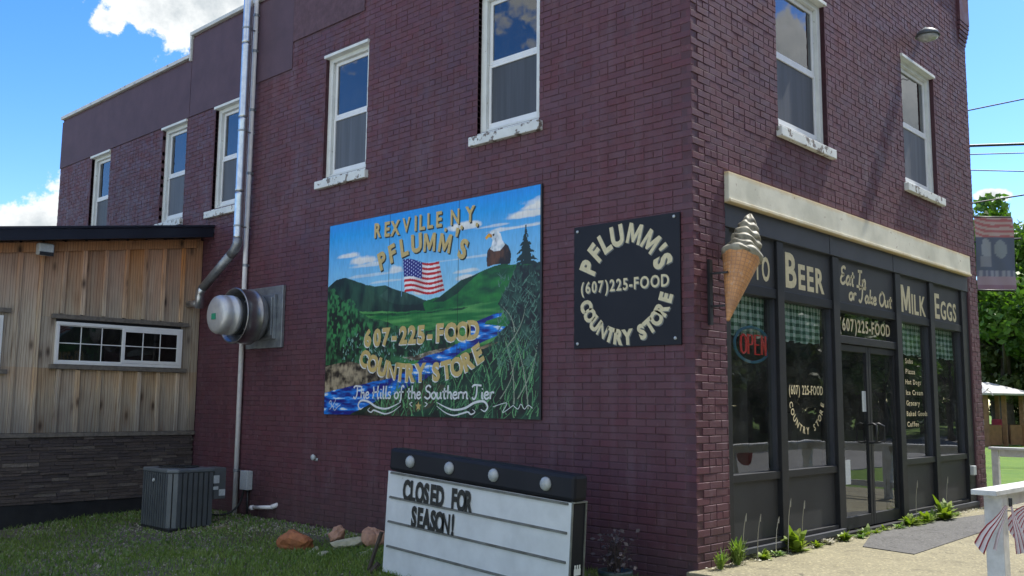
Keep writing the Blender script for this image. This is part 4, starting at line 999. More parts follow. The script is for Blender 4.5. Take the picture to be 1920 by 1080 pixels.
mb = MB(); qb(mb, 1.127, 1.139, -.002, .012, -.29, .70); qb(mb, 1.14, 1.152, -.155, -.145, -.29, .71); qb(mb, 1.12, 1.155, -.155, .01, .702, .714); mb.build('edge_trim', M['rail'], mq)
for zz in (.70-.018, .455, .228, .0):
    mb = MB(); qb(mb, -1.10, 1.09, .0062, .02, zz, zz+.014); qb(mb, -1.10, 1.09, .0062, .012, zz+.014, zz+.02); mb.build('letter_rail', M['rail'], mq)
for u in (-.80, -.27, .28, .87):
    mb = MB(); o0 = len(mb.v); c = MQ(u, .034, .825); n = 14
    mb.lathe([(.058, 0), (.056, -.010), (.05, -.022), (.038, -.032), (.02, -.038), (.001, -.040)], c, 'x', n); mb.build('bulb', M['bulb'], mq, True)
def mq_word(w, u0, z0, pitch):
    for i, ch in enumerate(w):
        if ch == ' ': continue
        mb = MB(); put_glyph(mb, lambda u, d, z: MQ(u, d, z), ch, u0+pitch*i, z0+.088, .185, 0, .56, .05, d=.013, th=.002)
        mb.build('letter', M['shadow'], mq)
mq_word('CLOSED FOR', -.86, .473, .0925); mq_word('SEASON!', -.735, .246, .087)
mb = MB(); qb(mb, 1.146, 1.149, -.11, -.03, .14, .19)
for k in range(3): qb(mb, 1.146, 1.149, -.105+.028*k, -.09+.028*k, .19, .22)
mb.build('sticker', M['whitepaint'], mq)
mb = MB(); mb.tube([(-1.36, 2.66, -.1), (-1.5, 2.78, -.33)], .03, 6); mb.tube([(-1.30, 2.70, .18), (-1.42, 2.80, -.3)], .022, 6); mb.build('leg', M['trunk'], mq)

# ------------------------------------------------------------ pipes, flue and exhaust fan
mb = MB(); mb.tube([(-.05, 7.46, -.22), (-.055, 7.46, 4), (-.05, 7.46, 7.25), (-.05, 7.46, 8.6)], .034, 14)
wp = empty('white_vent_pipe', (-.05, 7.46, -.22)); tag(wp, 'thin white plastic pipe clipped up the brick wall past the roof', 'pipe'); mb.build('pipe', M['pvc'], wp, True)
for z in (.45, 2.35, 3.35, 4.7, 5.65, 6.55, 7.1):
    mb = MB(); mb.lathe([(.035, -.02), (.042, -.02), (.042, .02), (.035, .02)], (-.05, 7.46, z), 'z', 14); mb.box(-.05, -.004, 7.425, 7.432, z-.012, z+.012); mb.build('clamp', M['galv_plate'], wp)
fl = empty('steel_flue', (-.2, 7.44, 2.8)); tag(fl, 'shiny galvanised flue pipe rising past the roof with diagonal elbow', 'pipe')
segs = [(8.6, 7.75), (7.74, 6.62), (6.61, 5.5), (5.49, 4.4), (4.39, 3.72)]
for a, b in segs:
    mb = MB(); mb.lathe([(.066, b-3), (.069, b-2.97), (.066, b-2.94), (.066, a-3.06), (.0695, a-3.03), (.066, a-3)], (-.2, 7.44, 3), 'z', 20); mb.build('flue_section', M['galv'], fl, True)
mb = MB(); mb.tube([(-.2, 7.44, 3.73), (-.2, 7.455, 3.64), (-.2, 7.52, 3.56), (-.2, 7.62, 3.50)], .068, 18); mb.build('elbow', M['galv_plate'], fl, True)
mb = MB(); mb.tube([(-.2, 7.62, 3.50), (-.2, 8.02, 3.275), (-.2, 8.37, 3.075)], .066, 18); mb.build('diagonal_section', M['galv_plate'], fl, True)
mb = MB(); mb.tube([(-.2, 8.36, 3.08), (-.2, 8.43, 3.02), (-.2, 8.45, 2.95), (-.2, 8.45, 2.78)], .066, 18); mb.tube([(-.2, 8.45, 2.86), (-.2, 8.77, 2.86)], .05, 12); mb.build('tee', M['galv'], fl, True)
for z in (3.9, 5.3, 6.85):
    mb = MB(); mb.lathe([(.070, -.012), (.074, -.012), (.074, .012), (.070, .012)], (-.2, 7.44, z), 'z', 20); mb.box(-.135, -.004, 7.433, 7.447, z-.01, z+.01); mb.build('bracket', M['galv_plate'], fl)
fan = empty('exhaust_fan', (0, 6.92, 2.57)); tag(fan, 'round metal wall exhaust fan with domed cap on a square plate', 'exhaust fan')
mb = MB(side); mb.box(6.47, 7.36, -.05, -.004, 2.14, 2.99); mb.build('wall_plate', M['galv_plate'], fan, bevel=.006)
mb = MB(side); mb.box(6.60, 7.23, -.10, -.052, 2.26, 2.87); mb.box(6.62, 6.70, -.13, -.102, 2.30, 2.83); mb.build('collar', M['galv_plate'], fan, bevel=.006)
c = (0, 6.93, 2.56)
mb = MB(); mb.lathe([(.22, -.10), (.29, -.13), (.345, -.20), (.365, -.26), (.37, -.27), (.385, -.275), (.385, -.29), (.372, -.30), (.372, -.50), (.382, -.505), (.382, -.52), (.36, -.52), (.355, -.30), (.30, -.22), (.001, -.20)], c, 'x', 48); mb.build('housing', M['spun'], fan, True)
mb = MB(); mb.lathe([(.255, -.24), (.255, -.62), (.25, -.62)], c, 'x', 40); mb.build('motor_drum', M['dark'], fan, True)
mb = MB(); mb.lathe([(.262, -.52), (.270, -.56), (.268, -.60), (.264, -.60), (.266, -.68), (.262, -.735), (.246, -.768), (.21, -.79), (.12, -.80), (.001, -.805)], c, 'x', 40); mb.build('dome_cap', M['dome'], fan, True)
mb = MB(side); mb.box(6.88, 6.98, -.812, -.806, 2.49, 2.57)
b_ = NB('green_sticker'); mb.build('sticker', b_.fin((.02, .26, .15), .5), fan)
for k in range(4):
    a = math.pi/4+k*math.pi/2; mb = MB(); mb.tube([(-.45, 6.93+.25*math.cos(a), 2.56+.25*math.sin(a)), (-.45, 6.93+.36*math.cos(a), 2.56+.36*math.sin(a))], .012, 6); mb.build('strut', M['galv_plate'], fan)
# meter/disconnect box with conduit
bx = empty('disconnect_box', (0, 7.2, .2)); tag(bx, 'small grey electrical disconnect box with black conduits low on wall', 'electrical box')
mb = MB(side); mb.box(7.10, 7.28, -.10, -.004, .20, .46); mb.build('box', M['label'], bx, bevel=.01)
mb = MB(); mb.tube(crom([(-.05, 7.24, .2), (-.10, 7.27, .0), (-.25, 7.32, -.12), (-.5, 7.35, -.1), (-.68, 7.2, .1)], 5), .014, 8); mb.tube([(-.05, 7.14, .2), (-.05, 7.14, -.2)], .014, 8); mb.build('conduit', M['dark'], bx, True)
mb = MB(); mb.tube([(-.06, 6.98, -.02), (-.05, 6.55, .015)], .025, 12); mb.tube([(-.05, 6.55, .015), (0.02, 6.49, .05)], .032, 10); mb.tube([(-.07, 7.02, -.03), (-.06, 6.97, -.02)], .034, 10)
tag(mb.build('drain_pipe', M['pvc'], None, True), 'short white plastic drain stub sticking out at wall foot', 'pipe')
mb = MB(); mb.lathe([(.012, 0), (.03, -.03), (.042, -.045), (.03, -.06), (.001, -.065)], (0, 5.65, .71), 'x', 14); mb.box(-.012, -.002, 5.60, 5.67, .665, .70)
tag(mb.build('wall_spout', M['label'], None, True), 'small white round cap on bare brick left of the letter board', 'vent cap')

# ------------------------------------------------------------ air conditioner
acu = empty('air_conditioner', (-1.1, 7.05, -.2)); tag(acu, 'grey louvred air conditioning condenser beside the stone skirt', 'air conditioner')
X0, X1, Y0, Y1, Z0, Z1 = -1.43, -.83, 6.66, 7.42, -.18, .56
mb = MB(); mb.box(X0+.01, X1-.01, Y0+.01, Y1-.01, -.3, -.165); mb.build('pad', M['dark'], acu, bevel=.01)
ch = .10
mb = MB(); mb.prism([(X0+ch+.015, Y0+.015), (X1-.015, Y0+.015), (X1-.015, Y1-.015), (X0+.015, Y1-.015), (X0+.015, Y0+ch+.015)], Z0, Z1-.05); mb.build('casing', M['dark'], acu)
mb = MB(); mb.prism([(X0+ch, Y0), (X1, Y0), (X1, Y1), (X0, Y1), (X0, Y0+ch)], Z1-.052, Z1); mb.build('top_cover', M['actop'], acu, bevel=.015)
mb = MB(); mb.lathe([(.25, Z1+.001), (.25, Z1+.014), (.235, Z1+.014), (.235, Z1+.001)], ((X0+X1)/2, (Y0+Y1)/2, 0), 'z', 28)
for k in range(9): a = k*math.pi/9; mb.box(0, 0, 0, 0, 0, 0) if False else mb.tube([((X0+X1)/2-.24*math.cos(a), (Y0+Y1)/2-.24*math.sin(a), Z1+.012), ((X0+X1)/2+.24*math.cos(a), (Y0+Y1)/2+.24*math.sin(a), Z1+.012)], .003, 4)
mb.build('fan_grille', M['dark'], acu)
# louvre panels: broad ribs as separate pieces
def rib(x0, y0, x1, y1, outx, outy, w=.7):
    mb = MB(); dx, dy = (x1-x0), (y1-y0)
    mb.prism([(x0, y0), (x1, y1), (x1+outx*.6, y1+outy*.6), (x0+outx, y0+outy)], Z0+.02, Z1-.055); mb.build('louvre', M['ac'], acu)
n = 7
for k in range(n):
    w = (X1-X0-ch)/n; x = X0+ch+k*w; rib(x, Y0+.014, x+w*.72, Y0+.014, 0, -.016)
n = 11
for k in range(n):
    w = (Y1-Y0-ch)/n; y = Y0+ch+k*w; rib(X0+.014, y, X0+.014, y+w*.72, -.016, 0)
for k in range(2):
    t0, t1 = k*.5+.04, k*.5+.44; rib(X0+.012+ch*(1-t0), Y0+.01+ch*t0, X0+.012+ch*(1-t1), Y0+.01+ch*t1, -.011, -.011)
mb = MB(); mb.box(X1+.002, X1+.17, Y0+.02, Y0+.30, Z1-.40, Z1-.005); mb.build('service_box', M['ac'], acu, bevel=.006)
mb = MB(); mb.box(X1-.01, X1+.07, Y0+.010, Y0+.018, Z1-.20, Z1-.10); mb.box(X1-.01, X1+.06, Y0+.010, Y0+.018, Z1-.28, Z1-.24); mb.box(X1+.075, X1+.16, Y0+.010, Y0+.018, Z1-.36, Z1-.28); mb.build('sticker', M['label'], acu)
mb = MB(); mb.lathe([(.001, -.012), (.02, -.012), (.024, 0)], (X0-.002, 7.1, Z1-.15), 'x', 12); mb.build('badge', M['label'], acu)

# ------------------------------------------------------------ ice cream cone
cone = empty('ice_cream_cone', (.3, -.22, 2.16)); tag(cone, 'giant soft serve cone sign leaning out beside the shopfront', 'ice cream cone sign')
ax = Vector((.43, 0, 1.0)).normalized(); A0 = Vector((.195, -.22, 2.165)); qx = ax.cross(Vector((0, 1, 0))).normalized(); qy = ax.cross(qx)
def cone_pt(r, h, a): return tuple(A0 + ax*h + qx*(r*math.cos(a)) + qy*(r*math.sin(a)))
def cmesh(prof_fn, hs, n):
    vs = []; fs = []
    for i, h in enumerate(hs):
        for k in range(n):
            a = 2*math.pi*k/n; vs.append(cone_pt(*prof_fn(h, a)))
        if i:
            for k in range(n): j = (k+1) % n; fs.append(((i-1)*n+k, (i-1)*n+j, i*n+j, i*n+k))
    fs += [tuple(range(n)), tuple((len(hs)-1)*n+k for k in range(n))]
    return vs, fs
mb = MB()
HC = .68
def wafer(h, a):
    r = .012 + .168*h/HC
    g = min(abs(((a*14/math.pi + h*26) % 1)-.5), abs(((a*14/math.pi - h*26) % 1)-.5)); g2 = min(abs(((h/.036) % 1)-.5), abs(((a*11/math.pi) % 1)-.5))
    return r - .004*(g2 > .40), h, a
mb.add(*cmesh(wafer, [i*HC/110 for i in range(111)], 132))
def m_wafer():
    b = NB('wafer_fibreglass'); at = b.coord((1, 1, 1), 'Position'); v = b.n('ShaderNodeVectorMath', operation='SUBTRACT'); b.L.new(at, v.inputs[0]); v.inputs[1].default_value = A0
    def dt(d):
        n = b.n('ShaderNodeVectorMath', operation='DOT_PRODUCT'); b.L.new(v.outputs[0], n.inputs[0]); n.inputs[1].default_value = d; return n.outputs['Value']
    h = dt(ax); ang = b.math('ARCTAN2', dt(qy), dt(qx))
    def ln(x, f): return b.math('GREATER_THAN', b.math('ABSOLUTE', b.math('SUBTRACT', b.math('FRACT', b.math('MULTIPLY', x, f)), .5)), .40)
    g = b.math('MAXIMUM', ln(h, 1/.036), ln(ang, 11/math.pi))
    c = b.mix(b.mr(b.noise(9, at, 5), .35, .65), (.62, .30, .11), (.46, .22, .085)); c = b.mix(b.math('MULTIPLY', g, .5), c, (.25, .13, .09)); c = b.mix(b.mr(b.noise(22, at, 5, .7), .55, .7, 0, .6), c, (.62, .46, .34)); c = b.mix(b.mr(b.noise(5, at, 5, .7), .5, .75, 0, .5), c, (.22, .13, .09))
    return b.fin(c, .6)
mb.build('wafer_cone', m_wafer(), cone, True)
def cream(h, a):
    t = min(.999, max(0, (h-HC+.03)/.47)); R0 = .178*(1-t)**.62*(1.0 if t < .9 else 1.0) if t < 1 else 0.002
    ph = (t**.9*6.2 + a/(2*math.pi)) % 1; ridge = .030*(1-t*.4)*(1-abs(2*ph-1)**1.6)
    sag = (.016*math.sin(3*a+h*9)+.007*math.sin(7*a-h*31))*(1-t)
    return max(.004, R0*.88+ridge*min(1, (1-t)*4+.1)+sag), h+.010*math.sin(5*a+h*20), a
hs = [HC-.03+.47*i/90 for i in range(91)]
mb = MB(); mb.add(*cmesh(lambda h, a: (lambda r: (r[0], r[1], r[2]))(cream(h, a)), hs, 72))
mb.v = [tuple(Vector(v)+Vector((.0, 0, 0))) for v in mb.v]
mb.build('soft_serve_swirl', simple('vanilla_fibreglass', (.33, .305, .23), (.12, .11, .08), 16, .6, 0, .5, 40), cone, True)
mb = MB(); mb.add(*cmesh(lambda h, a: (.160+.030*math.sin(min(1, max(0, (h-HC+.05)/.09))*math.pi)+.006*math.sin(7*a), h, a), [HC-.05+.09*i/8 for i in range(9)], 48))
mb.build('cream_rim', simple('pale_fibreglass', (.36, .34, .27), (.22, .21, .16), 12, .6), cone, True)
br = M['black']
mb = MB(); mb.box(.215, .265, -.03, -.003, 2.14, 2.74); mb.box(.232, .250, -.20, -.031, 2.60, 2.618); mb.box(.232, .250, -.20, -.031, 2.30, 2.318); mb.build('bracket', br, cone)

# ------------------------------------------------------------ OPEN neon sign
nn = empty('neon_open_sign', (1.28, .15, 1.85)); tag(nn, 'oval OPEN neon sign, red tubes faintly glowing, behind the leftmost shop window', 'neon sign')
mb = MB(); cx, cz = 1.27, 2.02
for r in (1.0, .93):
    pts = [(cx+.36*r*math.cos(a), .14, cz+.18*r*math.sin(a)) for a in [2*math.pi*k/40 for k in range(41)]]; mb.tube(pts, .009, 6)
mb.build('blue_tube', M['neonblue'], nn, True)
mb = MB()
for i, st in enumerate(([[(.5,1),(.08,.85),(.0,.5),(.08,.12),(.5,0),(.92,.12),(1,.5),(.92,.85),(.5,1)]], [[(.1,0),(.1,1),(.8,.98),(.95,.75),(.8,.5),(.1,.48)]], [[(.9,1),(.1,1),(.1,0),(.9,0)],[(.1,.5),(.75,.5)]], [[(.1,0),(.1,1),(.85,0),(.85,1)]])):
    for s in st:
        for dx in (0, .014): mb.tube([(cx-.26+i*.135+p[0]*.105+dx, .125, cz-.095+p[1]*.19) for p in s], .008, 6)
mb.build('red_tube', M['neonred'], nn, True)

# ------------------------------------------------------------ lamps
lp = empty('wall_lamp', (5.9, 0, 6.5)); tag(lp, 'small round shaded lamp high above the right upper window', 'lamp')
mb = MB(); mb.lathe([(.001, 0), (.05, 0), (.05, -.02)], (5.88, .0, 6.56), 'y', 14); mb.tube([(5.88, -.02, 6.56), (5.80, -.08, 6.60), (5.70, -.14, 6.58)], .022, 8); mb.build('arm', M['label'], lp, True)
mb = MB(); mb.lathe([(.001, .10), (.07, .10), (.13, .06), (.16, .0), (.15, .0), (.12, .05)], (5.60, -.20, 6.42), 'z', 24); mb.build('shade', M['actop'], lp, True)
mb = MB(); mb.lathe([(.14, .0), (.13, -.03), (.08, -.055), (.001, -.065)], (5.60, -.20, 6.42), 'z', 24); mb.build('lens', M['bulb'], lp, True)
fd = empty('flood_light', (-2.36, 8.78, 3.4)); tag(fd, 'small grey box light under the annexe eave', 'lamp')
mb = MB(); mb.box(-2.46, -2.26, 8.62, 8.745, 3.34, 3.50); mb.build('housing', M['label'], fd, bevel=.02)
mb = MB(); mb.box(-2.45, -2.27, 8.612, 8.619, 3.33, 3.38); mb.box(-2.42, -2.30, 8.745, 8.77, 3.36, 3.48); mb.build('lens', M['dark'], fd)

# ------------------------------------------------------------ rocks and planting bed
def rock(c, s, mat, label, seed, name='rock', grp=None):
    r = random.Random(seed); bm = bmesh.new(); bmesh.ops.create_icosphere(bm, subdivisions=3, radius=1)
    ks = [(Vector((r.gauss(0, 1), r.gauss(0, 1), r.gauss(0, 1))).normalized(), r.uniform(.55, .95)) for _ in range(12)]
    for v in bm.verts:
        d = v.co.normalized(); m = 1.0
        for k, l in ks:
            t = d.dot(k)
            if t > .05: m = min(m, l/t)
        n = 1+.06*math.sin(d.x*7+seed)+.05*math.sin(d.y*9+d.z*5)+r.uniform(-.025, .025)
        v.co = Vector((d.x*s[0], d.y*s[1], d.z*s[2]))*m*n
    me = bpy.data.meshes.new(name); bm.to_mesh(me); bm.free(); me.materials.append(mat); o = link(name, me, None, c); o.rotation_euler = (r.uniform(-.2, .2), r.uniform(-.2, .2), r.uniform(0, 3)); 
    return tag(o, label, 'rock', grp)
MO = simple('orange_sandstone', (.40, .15, .06), (.27, .10, .045), 12, .8, 0, .6, 40, .01); MP = simple('pinkish_sandstone', (.46, .26, .17), (.33, .19, .13), 14, .8, 0, .6, 40, .01); MW = simple('pale_limestone', (.48, .46, .33), (.33, .33, .22), 14, .85, 0, .6, 40, .01)
o = rock((-1.12, 4.40, -.10), (.26, .15, .15), MO, 'large orange rock at the left end of the bed by the wall', 5); o.rotation_euler = (.1, -.25, 2.0)
rock((-.70, 4.20, -.05), (.14, .10, .10), MP, 'pale topped peach rock tucked behind the large orange rock', 6)
rock((-.52, 3.80, -.06), (.16, .13, .14), MP, 'squarish pink rock nearest the letter board', 9)
rock((-.75, 3.95, -.12), (.30, .07, .06), MW, 'long flat cream rock between the orange and pink rocks', 10)
for i, (x, y, s) in enumerate(((-1.15, 4.05, .07), (-1.2, 3.8, .10), (-.9, 3.5, .07), (-1.02, 4.15, .06), (-.75, 3.55, .06))): rock((x, y, gz(x, y)+.01), (s, s*.7, s*.5), MW if i != 1 else MW, 'small cream stone lying in the grass before the bed', 20+i, grp='small cream stones in front of the bed')
mb = MB(); mb.box(-.95, -.74, 6.34, 6.42, -.22, -.145); tag(mb.build('paver', M['walk'], None, bevel=.01), 'flat grey paver in grass beside the air conditioner', 'paving stone')
# plant pot right of marquee
pp = empty('plant_pot', (-.78, .30, -.17)); tag(pp, 'dark green pot with a withered plant right of the letter board', 'plant pot')
mb = MB(); mb.lathe([(.10, 0), (.13, .18), (.145, .20), (.145, .23), (.12, .23), (.11, .18)], (-.78, .30, -.17), 'z', 20); mb.build('pot', simple('dark_green_glaze', (.03, .06, .055), (.02, .035, .035), 8, .4), pp, True)
mb = MB()
for k in range(46):
    a = rnd.uniform(0, 6.28); l = rnd.uniform(.12, .38); sp_ = rnd.uniform(.03, .2); p0 = (-.78+rnd.uniform(-.05, .05), .30+rnd.uniform(-.05, .05), .03)
    p1 = (p0[0]+sp_*math.cos(a)*.6, p0[1]+sp_*math.sin(a)*.6, .03+l*.7); p2 = (p0[0]+sp_*math.cos(a)*1.3, p0[1]+sp_*math.sin(a)*1.3, .03+l*rnd.uniform(.6, 1)); mb.tube([p0, p1, p2], [.004, .003, .001], 4)
mb.build('stem', simple('withered_stem', (.07, .05, .05), (.04, .03, .03), 20, .9), pp)
mb = MB()
for k in range(170):
    a = rnd.uniform(0, 6.28); rr = rnd.uniform(0, .2); z = .05+rnd.uniform(0, .34); c_ = Vector((-.78+rr*math.cos(a), .30+rr*math.sin(a), z)); u = Vector((rnd.gauss(0, 1), rnd.gauss(0, 1), rnd.gauss(0, 1))).normalized(); w_ = u.orthogonal().normalized(); s_ = rnd.uniform(.012, .028)
    mb.add([tuple(c_+u*s_), tuple(c_+w_*s_*.6), tuple(c_-u*s_), tuple(c_-w_*s_*.6)], [(0, 1, 2, 3)])
tag(mb.build('withered_leaves', simple('withered_leaf', (.09, .07, .075), (.05, .045, .045), 20, .9), pp), kind='stuff')

# ------------------------------------------------------------ white rail fence with bunting
fe = empty('white_rail_fence', (4, -2.5, 0)); tag(fe, 'white painted wooden rail fence enclosing the shop pavement', 'fence')
def fy(x): return -2.38 - .028*x
posts = [(.12, fy(.12)), (2.7, fy(2.7)), (5.3, fy(5.3)), (7.82, fy(7.9)), (7.84, -1.3), (7.86, -.12)]
for i, (x, y) in enumerate(posts):
    w = .06 if i < 5 else .045; mb = MB(); mb.box(x-w, x+w, y-w, y+w, -.02, .812); mb.build('post', M['fence'], fe, bevel=.004, org=(x, y, 0))
def railbox(p, q, hw, z0, z1, off=0):
    p, q = Vector((*p, 0)), Vector((*q, 0)); t = (q-p).normalized(); s = Vector((-t.y, t.x, 0)); mb = MB()
    P = [p+s*(off-hw), q+s*(off-hw), q+s*(off+hw), p+s*(off+hw)]; mb.prism([(v.x, v.y) for v in P], z0, z1); return mb
a, b_, c_ = (-.11, fy(-.1)), (7.93, fy(7.93)), (7.86, -.05)
for p, q in ((a, b_), ((7.84, fy(7.9)+.09), c_)):
    railbox(p, q, .085, .814, .85).build('cap_rail', M['fence'], fe, bevel=.004)
for p, q in ((posts[0], posts[1]), (posts[1], posts[2]), (posts[2], posts[3]), (posts[3], posts[4]), (posts[4], posts[5])):
    pv, qv = Vector(p), Vector(q); t = (qv-pv).normalized()*.062
    railbox(tuple(pv+t), tuple(qv-t), .018, .715, .811).build('rail', M['fence'], fe, bevel=.003)
    railbox(tuple(pv+t), tuple(qv-t), .018, .16, .25).build('rail', M['fence'], fe, bevel=.003) if p[0] > 2 else None
def bunting(x, y, z, s, label, seed, k=0.0, wings=((200, 250, .42), (262, 300, .34)), hd=(1.0, 0.0)):
    bt = empty('bunting', (x, y, z)); tag(bt, label, 'bunting', None)
    r = random.Random(seed)
    for a0, a1, ln in wings:
        n = max(3, int((a1-a0)/3.2))
        for j in range(n):
            t0, t1 = R(a0+(a1-a0)*j/n), R(a0+(a1-a0)*(j+1)/n); mb = MB(); L = ln*s; mm = 5; vs = []
            for i in range(mm+1):
                rr = L*(.12+.88*i/mm); sagg = -.05*(i/mm)**2*s
                for t, jj in ((t0, j), (t1, j+1)): q = rr*math.cos(t)*.85; w_ = -.02-.03*(i/mm)+.010*(1 if jj % 2 else -1)*s*i/mm; vs.append((x+q*hd[0]+w_*-hd[1], y+q*hd[1]+w_*hd[0]-(.065 if hd[1] == 0 else 0), z+rr*math.sin(t)+sagg+.012*math.sin(i*1.3+seed)))
            fs = [(2*i, 2*i+1, 2*i+3, 2*i+2) for i in range(mm)]; mb.add(vs, fs)
            o = mb.build('stripe', M['red'] if j % 2 == 0 else M['wcloth'], bt, True)
    mb = MB(); mb.tube([(x, y-.01, z+.02), (x, y-.01, z-.04)], .012, 6); mb.build('clip', M['dark'], bt)
    return bt
bunting(.0, fy(.2)-.12, .78, .95, 'red and white striped bunting drooping from the nearest fence post', 3, hd=(.68, -.73), wings=((214, 232, .42), (236, 243, .34), (270, 290, .32)))
bunting(.62, fy(.6)-.12, .76, .8, 'red striped bunting at the right edge, second along the near rail', 4, hd=(.68, -.73))
for i, x in enumerate((1.9, 3.3, 4.3, 5.9, 6.9)):
    bunting(x, fy(x), .80, .85, 'red and white bunting reflected in the shop windows', 10+i, wings=((195, 345, .30),))['group'] = 'bunting along the far part of the fence'

# ------------------------------------------------------------ weeds by the shopfront
def weed(x, y, h, r, n, mat, name, label, broad=.3):
    w = empty(name, (x, y, .0)); tag(w, label, 'weed'); mb = MB()
    for k in range(n):
        a = rnd.uniform(0, 6.28); l = h*rnd.uniform(.5, 1.0); ou = r*rnd.uniform(.3, 1.0); p0 = Vector((x+rnd.uniform(-.03, .03), y+rnd.uniform(-.02, .02), 0)); d = Vector((math.cos(a), math.sin(a)*.6, 0)); s = Vector((-d.y, d.x, 0)).normalized()
        wd = l*broad*rnd.uniform(.6, 1.1)*.35; up = rnd.uniform(.15, 1.0)**(1 if broad > .2 else .3); p1 = p0+d*ou*(.9-.4*up)+Vector((0, 0, l*.65*up)); p2 = p0+d*ou*(1.7-.8*up)+Vector((0, 0, l*up*rnd.uniform(.55, 1.0)))
        vs = [p0-s*wd*.25, p0+s*wd*.25, p1+s*wd, p1-s*wd, p2+s*wd*.15, p2-s*wd*.15]; mb.add([tuple(v) for v in vs], [(0, 1, 2, 3), (3, 2, 4, 5)])
    mb.build('foliage', mat, w); return w
WD = M['weed']
weed(.20, -.10, .22, .14, 60, M['grassleaf'], 'grass_tuft', 'wispy grass tuft at the foot of the corner brick pier', .12)
weed(.50, -.09, .34, .14, 110, M['grassleaf'], 'grass_tuft', 'tallest grass tuft where the brick pier meets shopfront', .10)
weed(.98, -.10, .14, .12, 36, WD, 'weed_clump', 'low yellowish weed before the first grey panel', .8)
weed(1.62, -.10, .30, .17, 70, WD, 'weed_clump', 'big leafy yellow weed below the BEER mullion', .55)
weed(2.35, -.08, .08, .13, 40, M['ash'], 'weed_clump', 'dried leaf litter clump left of the doors', .8)
weed(2.72, -.10, .14, .13, 44, WD, 'weed_clump', 'small green weed just left of the doors', .7)
weed(3.30, -.08, .14, .14, 40, WD, 'weed_clump', 'low weed under the left door', .6)
weed(3.85, -.06, .10, .12, 30, WD, 'weed_clump', 'tiny weed under the right door', .6)
weed(4.55, -.10, .20, .2, 64, WD, 'weed_clump', 'bushy green weed just right of the doors', .5)
weed(5.0, -.12, .20, .2, 64, WD, 'weed_clump', 'spreading weed below the MILK window', .5)
weed(5.55, -.16, .34, .24, 84, WD, 'weed_clump', 'tall bright weed below the gap of MILK and EGGS', .4)
for i, (x, h) in enumerate(((1.25, .09), (2.05, .10), (3.05, .09), (3.55, .08), (4.2, .11), (4.80, .15), (5.30, .17), (6.1, .08))):
    weed(x, -.09-.02*(i % 3), h, .13, 34, WD if i % 2 else M['clover'], 'weed_clump', 'small low weeds rooted in the crack along the shopfront', .6)['group'] = 'small weeds along the shopfront crack'
mb = MB()
for x, y, h in ((.62, -.08, .42), (.85, -.10, .40), (1.45, -.1, .5), (1.74, -.1, .46), (1.2, -.1, .35), (4.75, -.1, .5), (5.75, -.12, .5)):
    mb.tube(crom([(x, y, 0), (x+.02, y, h*.6), (x+.05, y-.01, h)], 4), .0035, 4); mb.tube([(x+.045, y-.01, h*.88), (x+.06, y-.012, h*1.05)], [.009, .003], 5)
tag(mb.build('grass_stalks', M['ash']), 'thin dry seed stalks along the shopfront base', 'grass', kind='stuff')
# crack litter along the base
mb = MB()
for k in range(700):
    x = rnd.uniform(.1, 7.3); y = -abs(rnd.gauss(0, .06))-.02; s = rnd.uniform(.006, .022); a = rnd.uniform(0, 6.28); z = .002+rnd.uniform(0, .012)
    mb.add([(x+s*math.cos(a), y+s*math.sin(a), z), (x-s*math.sin(a)*.6, y+s*math.cos(a)*.6, z+.006), (x-s*math.cos(a), y-s*math.sin(a), z), (x+s*math.sin(a)*.6, y-s*math.cos(a)*.6, z+.003)], [(0, 1, 2, 3)])
tag(mb.build('leaf_litter', M['ash']), 'dry leaf litter along the shopfront base', 'leaf litter', kind='stuff')

# ------------------------------------------------------------ lawn blades on the left
def blades(name, label, cat, n, mat, hmin, hmax, width, dens, seed):
    r = np.random.default_rng(seed); x = r.uniform(-6.0, -.03, n); y = r.uniform(-.8, 8.78, n)
    g = -.15-.055*np.clip(-x-.5, 0, 2.2)+.02*np.sin(x*2.1+y*1.3)*((x < -.5) & (y > 0))
    # only the wedge the camera can look into
    px = x+7.228; py = y+4.565; ok = (py/np.maximum(px, .01) > .58) & dens(x, y, r.random(n))
    x, y, g = x[ok], y[ok], g[ok]; m = len(x)
    h = r.uniform(hmin, hmax, m); a = r.uniform(0, 6.283, m); w = width*r.uniform(.6, 1.3, m); ln = r.uniform(.2, .9, m)*h; b = r.uniform(0, 6.283, m)
    V = np.zeros((m, 5, 3)); dx, dy = np.cos(a)*w, np.sin(a)*w
    V[:, 0] = np.stack([x-dx, y-dy, g-.005], 1); V[:, 1] = np.stack([x+dx, y+dy, g-.005], 1)
    mx, my = x+np.cos(b)*ln*.35, y+np.sin(b)*ln*.35
    V[:, 2] = np.stack([mx+dx*.8, my+dy*.8, g+h*.6], 1); V[:, 3] = np.stack([mx-dx*.8, my-dy*.8, g+h*.6], 1); V[:, 4] = np.stack([x+np.cos(b)*ln, y+np.sin(b)*ln, g+h], 1)
    me = bpy.data.meshes.new(name); me.vertices.add(m*5); me.vertices.foreach_set('co', V.ravel()); base = np.arange(m)[:, None]*5
    li = np.concatenate([base+np.array([0, 1, 2, 3]), base+np.array([3, 2, 4])], 1).ravel(); me.loops.add(len(li)); me.loops.foreach_set('vertex_index', li)
    st = np.stack([np.arange(m)*7, np.arange(m)*7+4], 1).ravel(); tt = np.tile([4, 3], m); me.polygons.add(2*m); me.polygons.foreach_set('loop_start', st); me.polygons.foreach_set('loop_total', tt); me.update(); me.validate(); me.materials.append(mat)
    return tag(link(name, me), label, cat, kind='stuff')
def patch(x, y, s=0): return .5+.5*np.sin(x*1.7+s+np.sin(y*1.3+s)*1.5)*np.cos(y*1.1-s+np.sin(x*.9)*2)
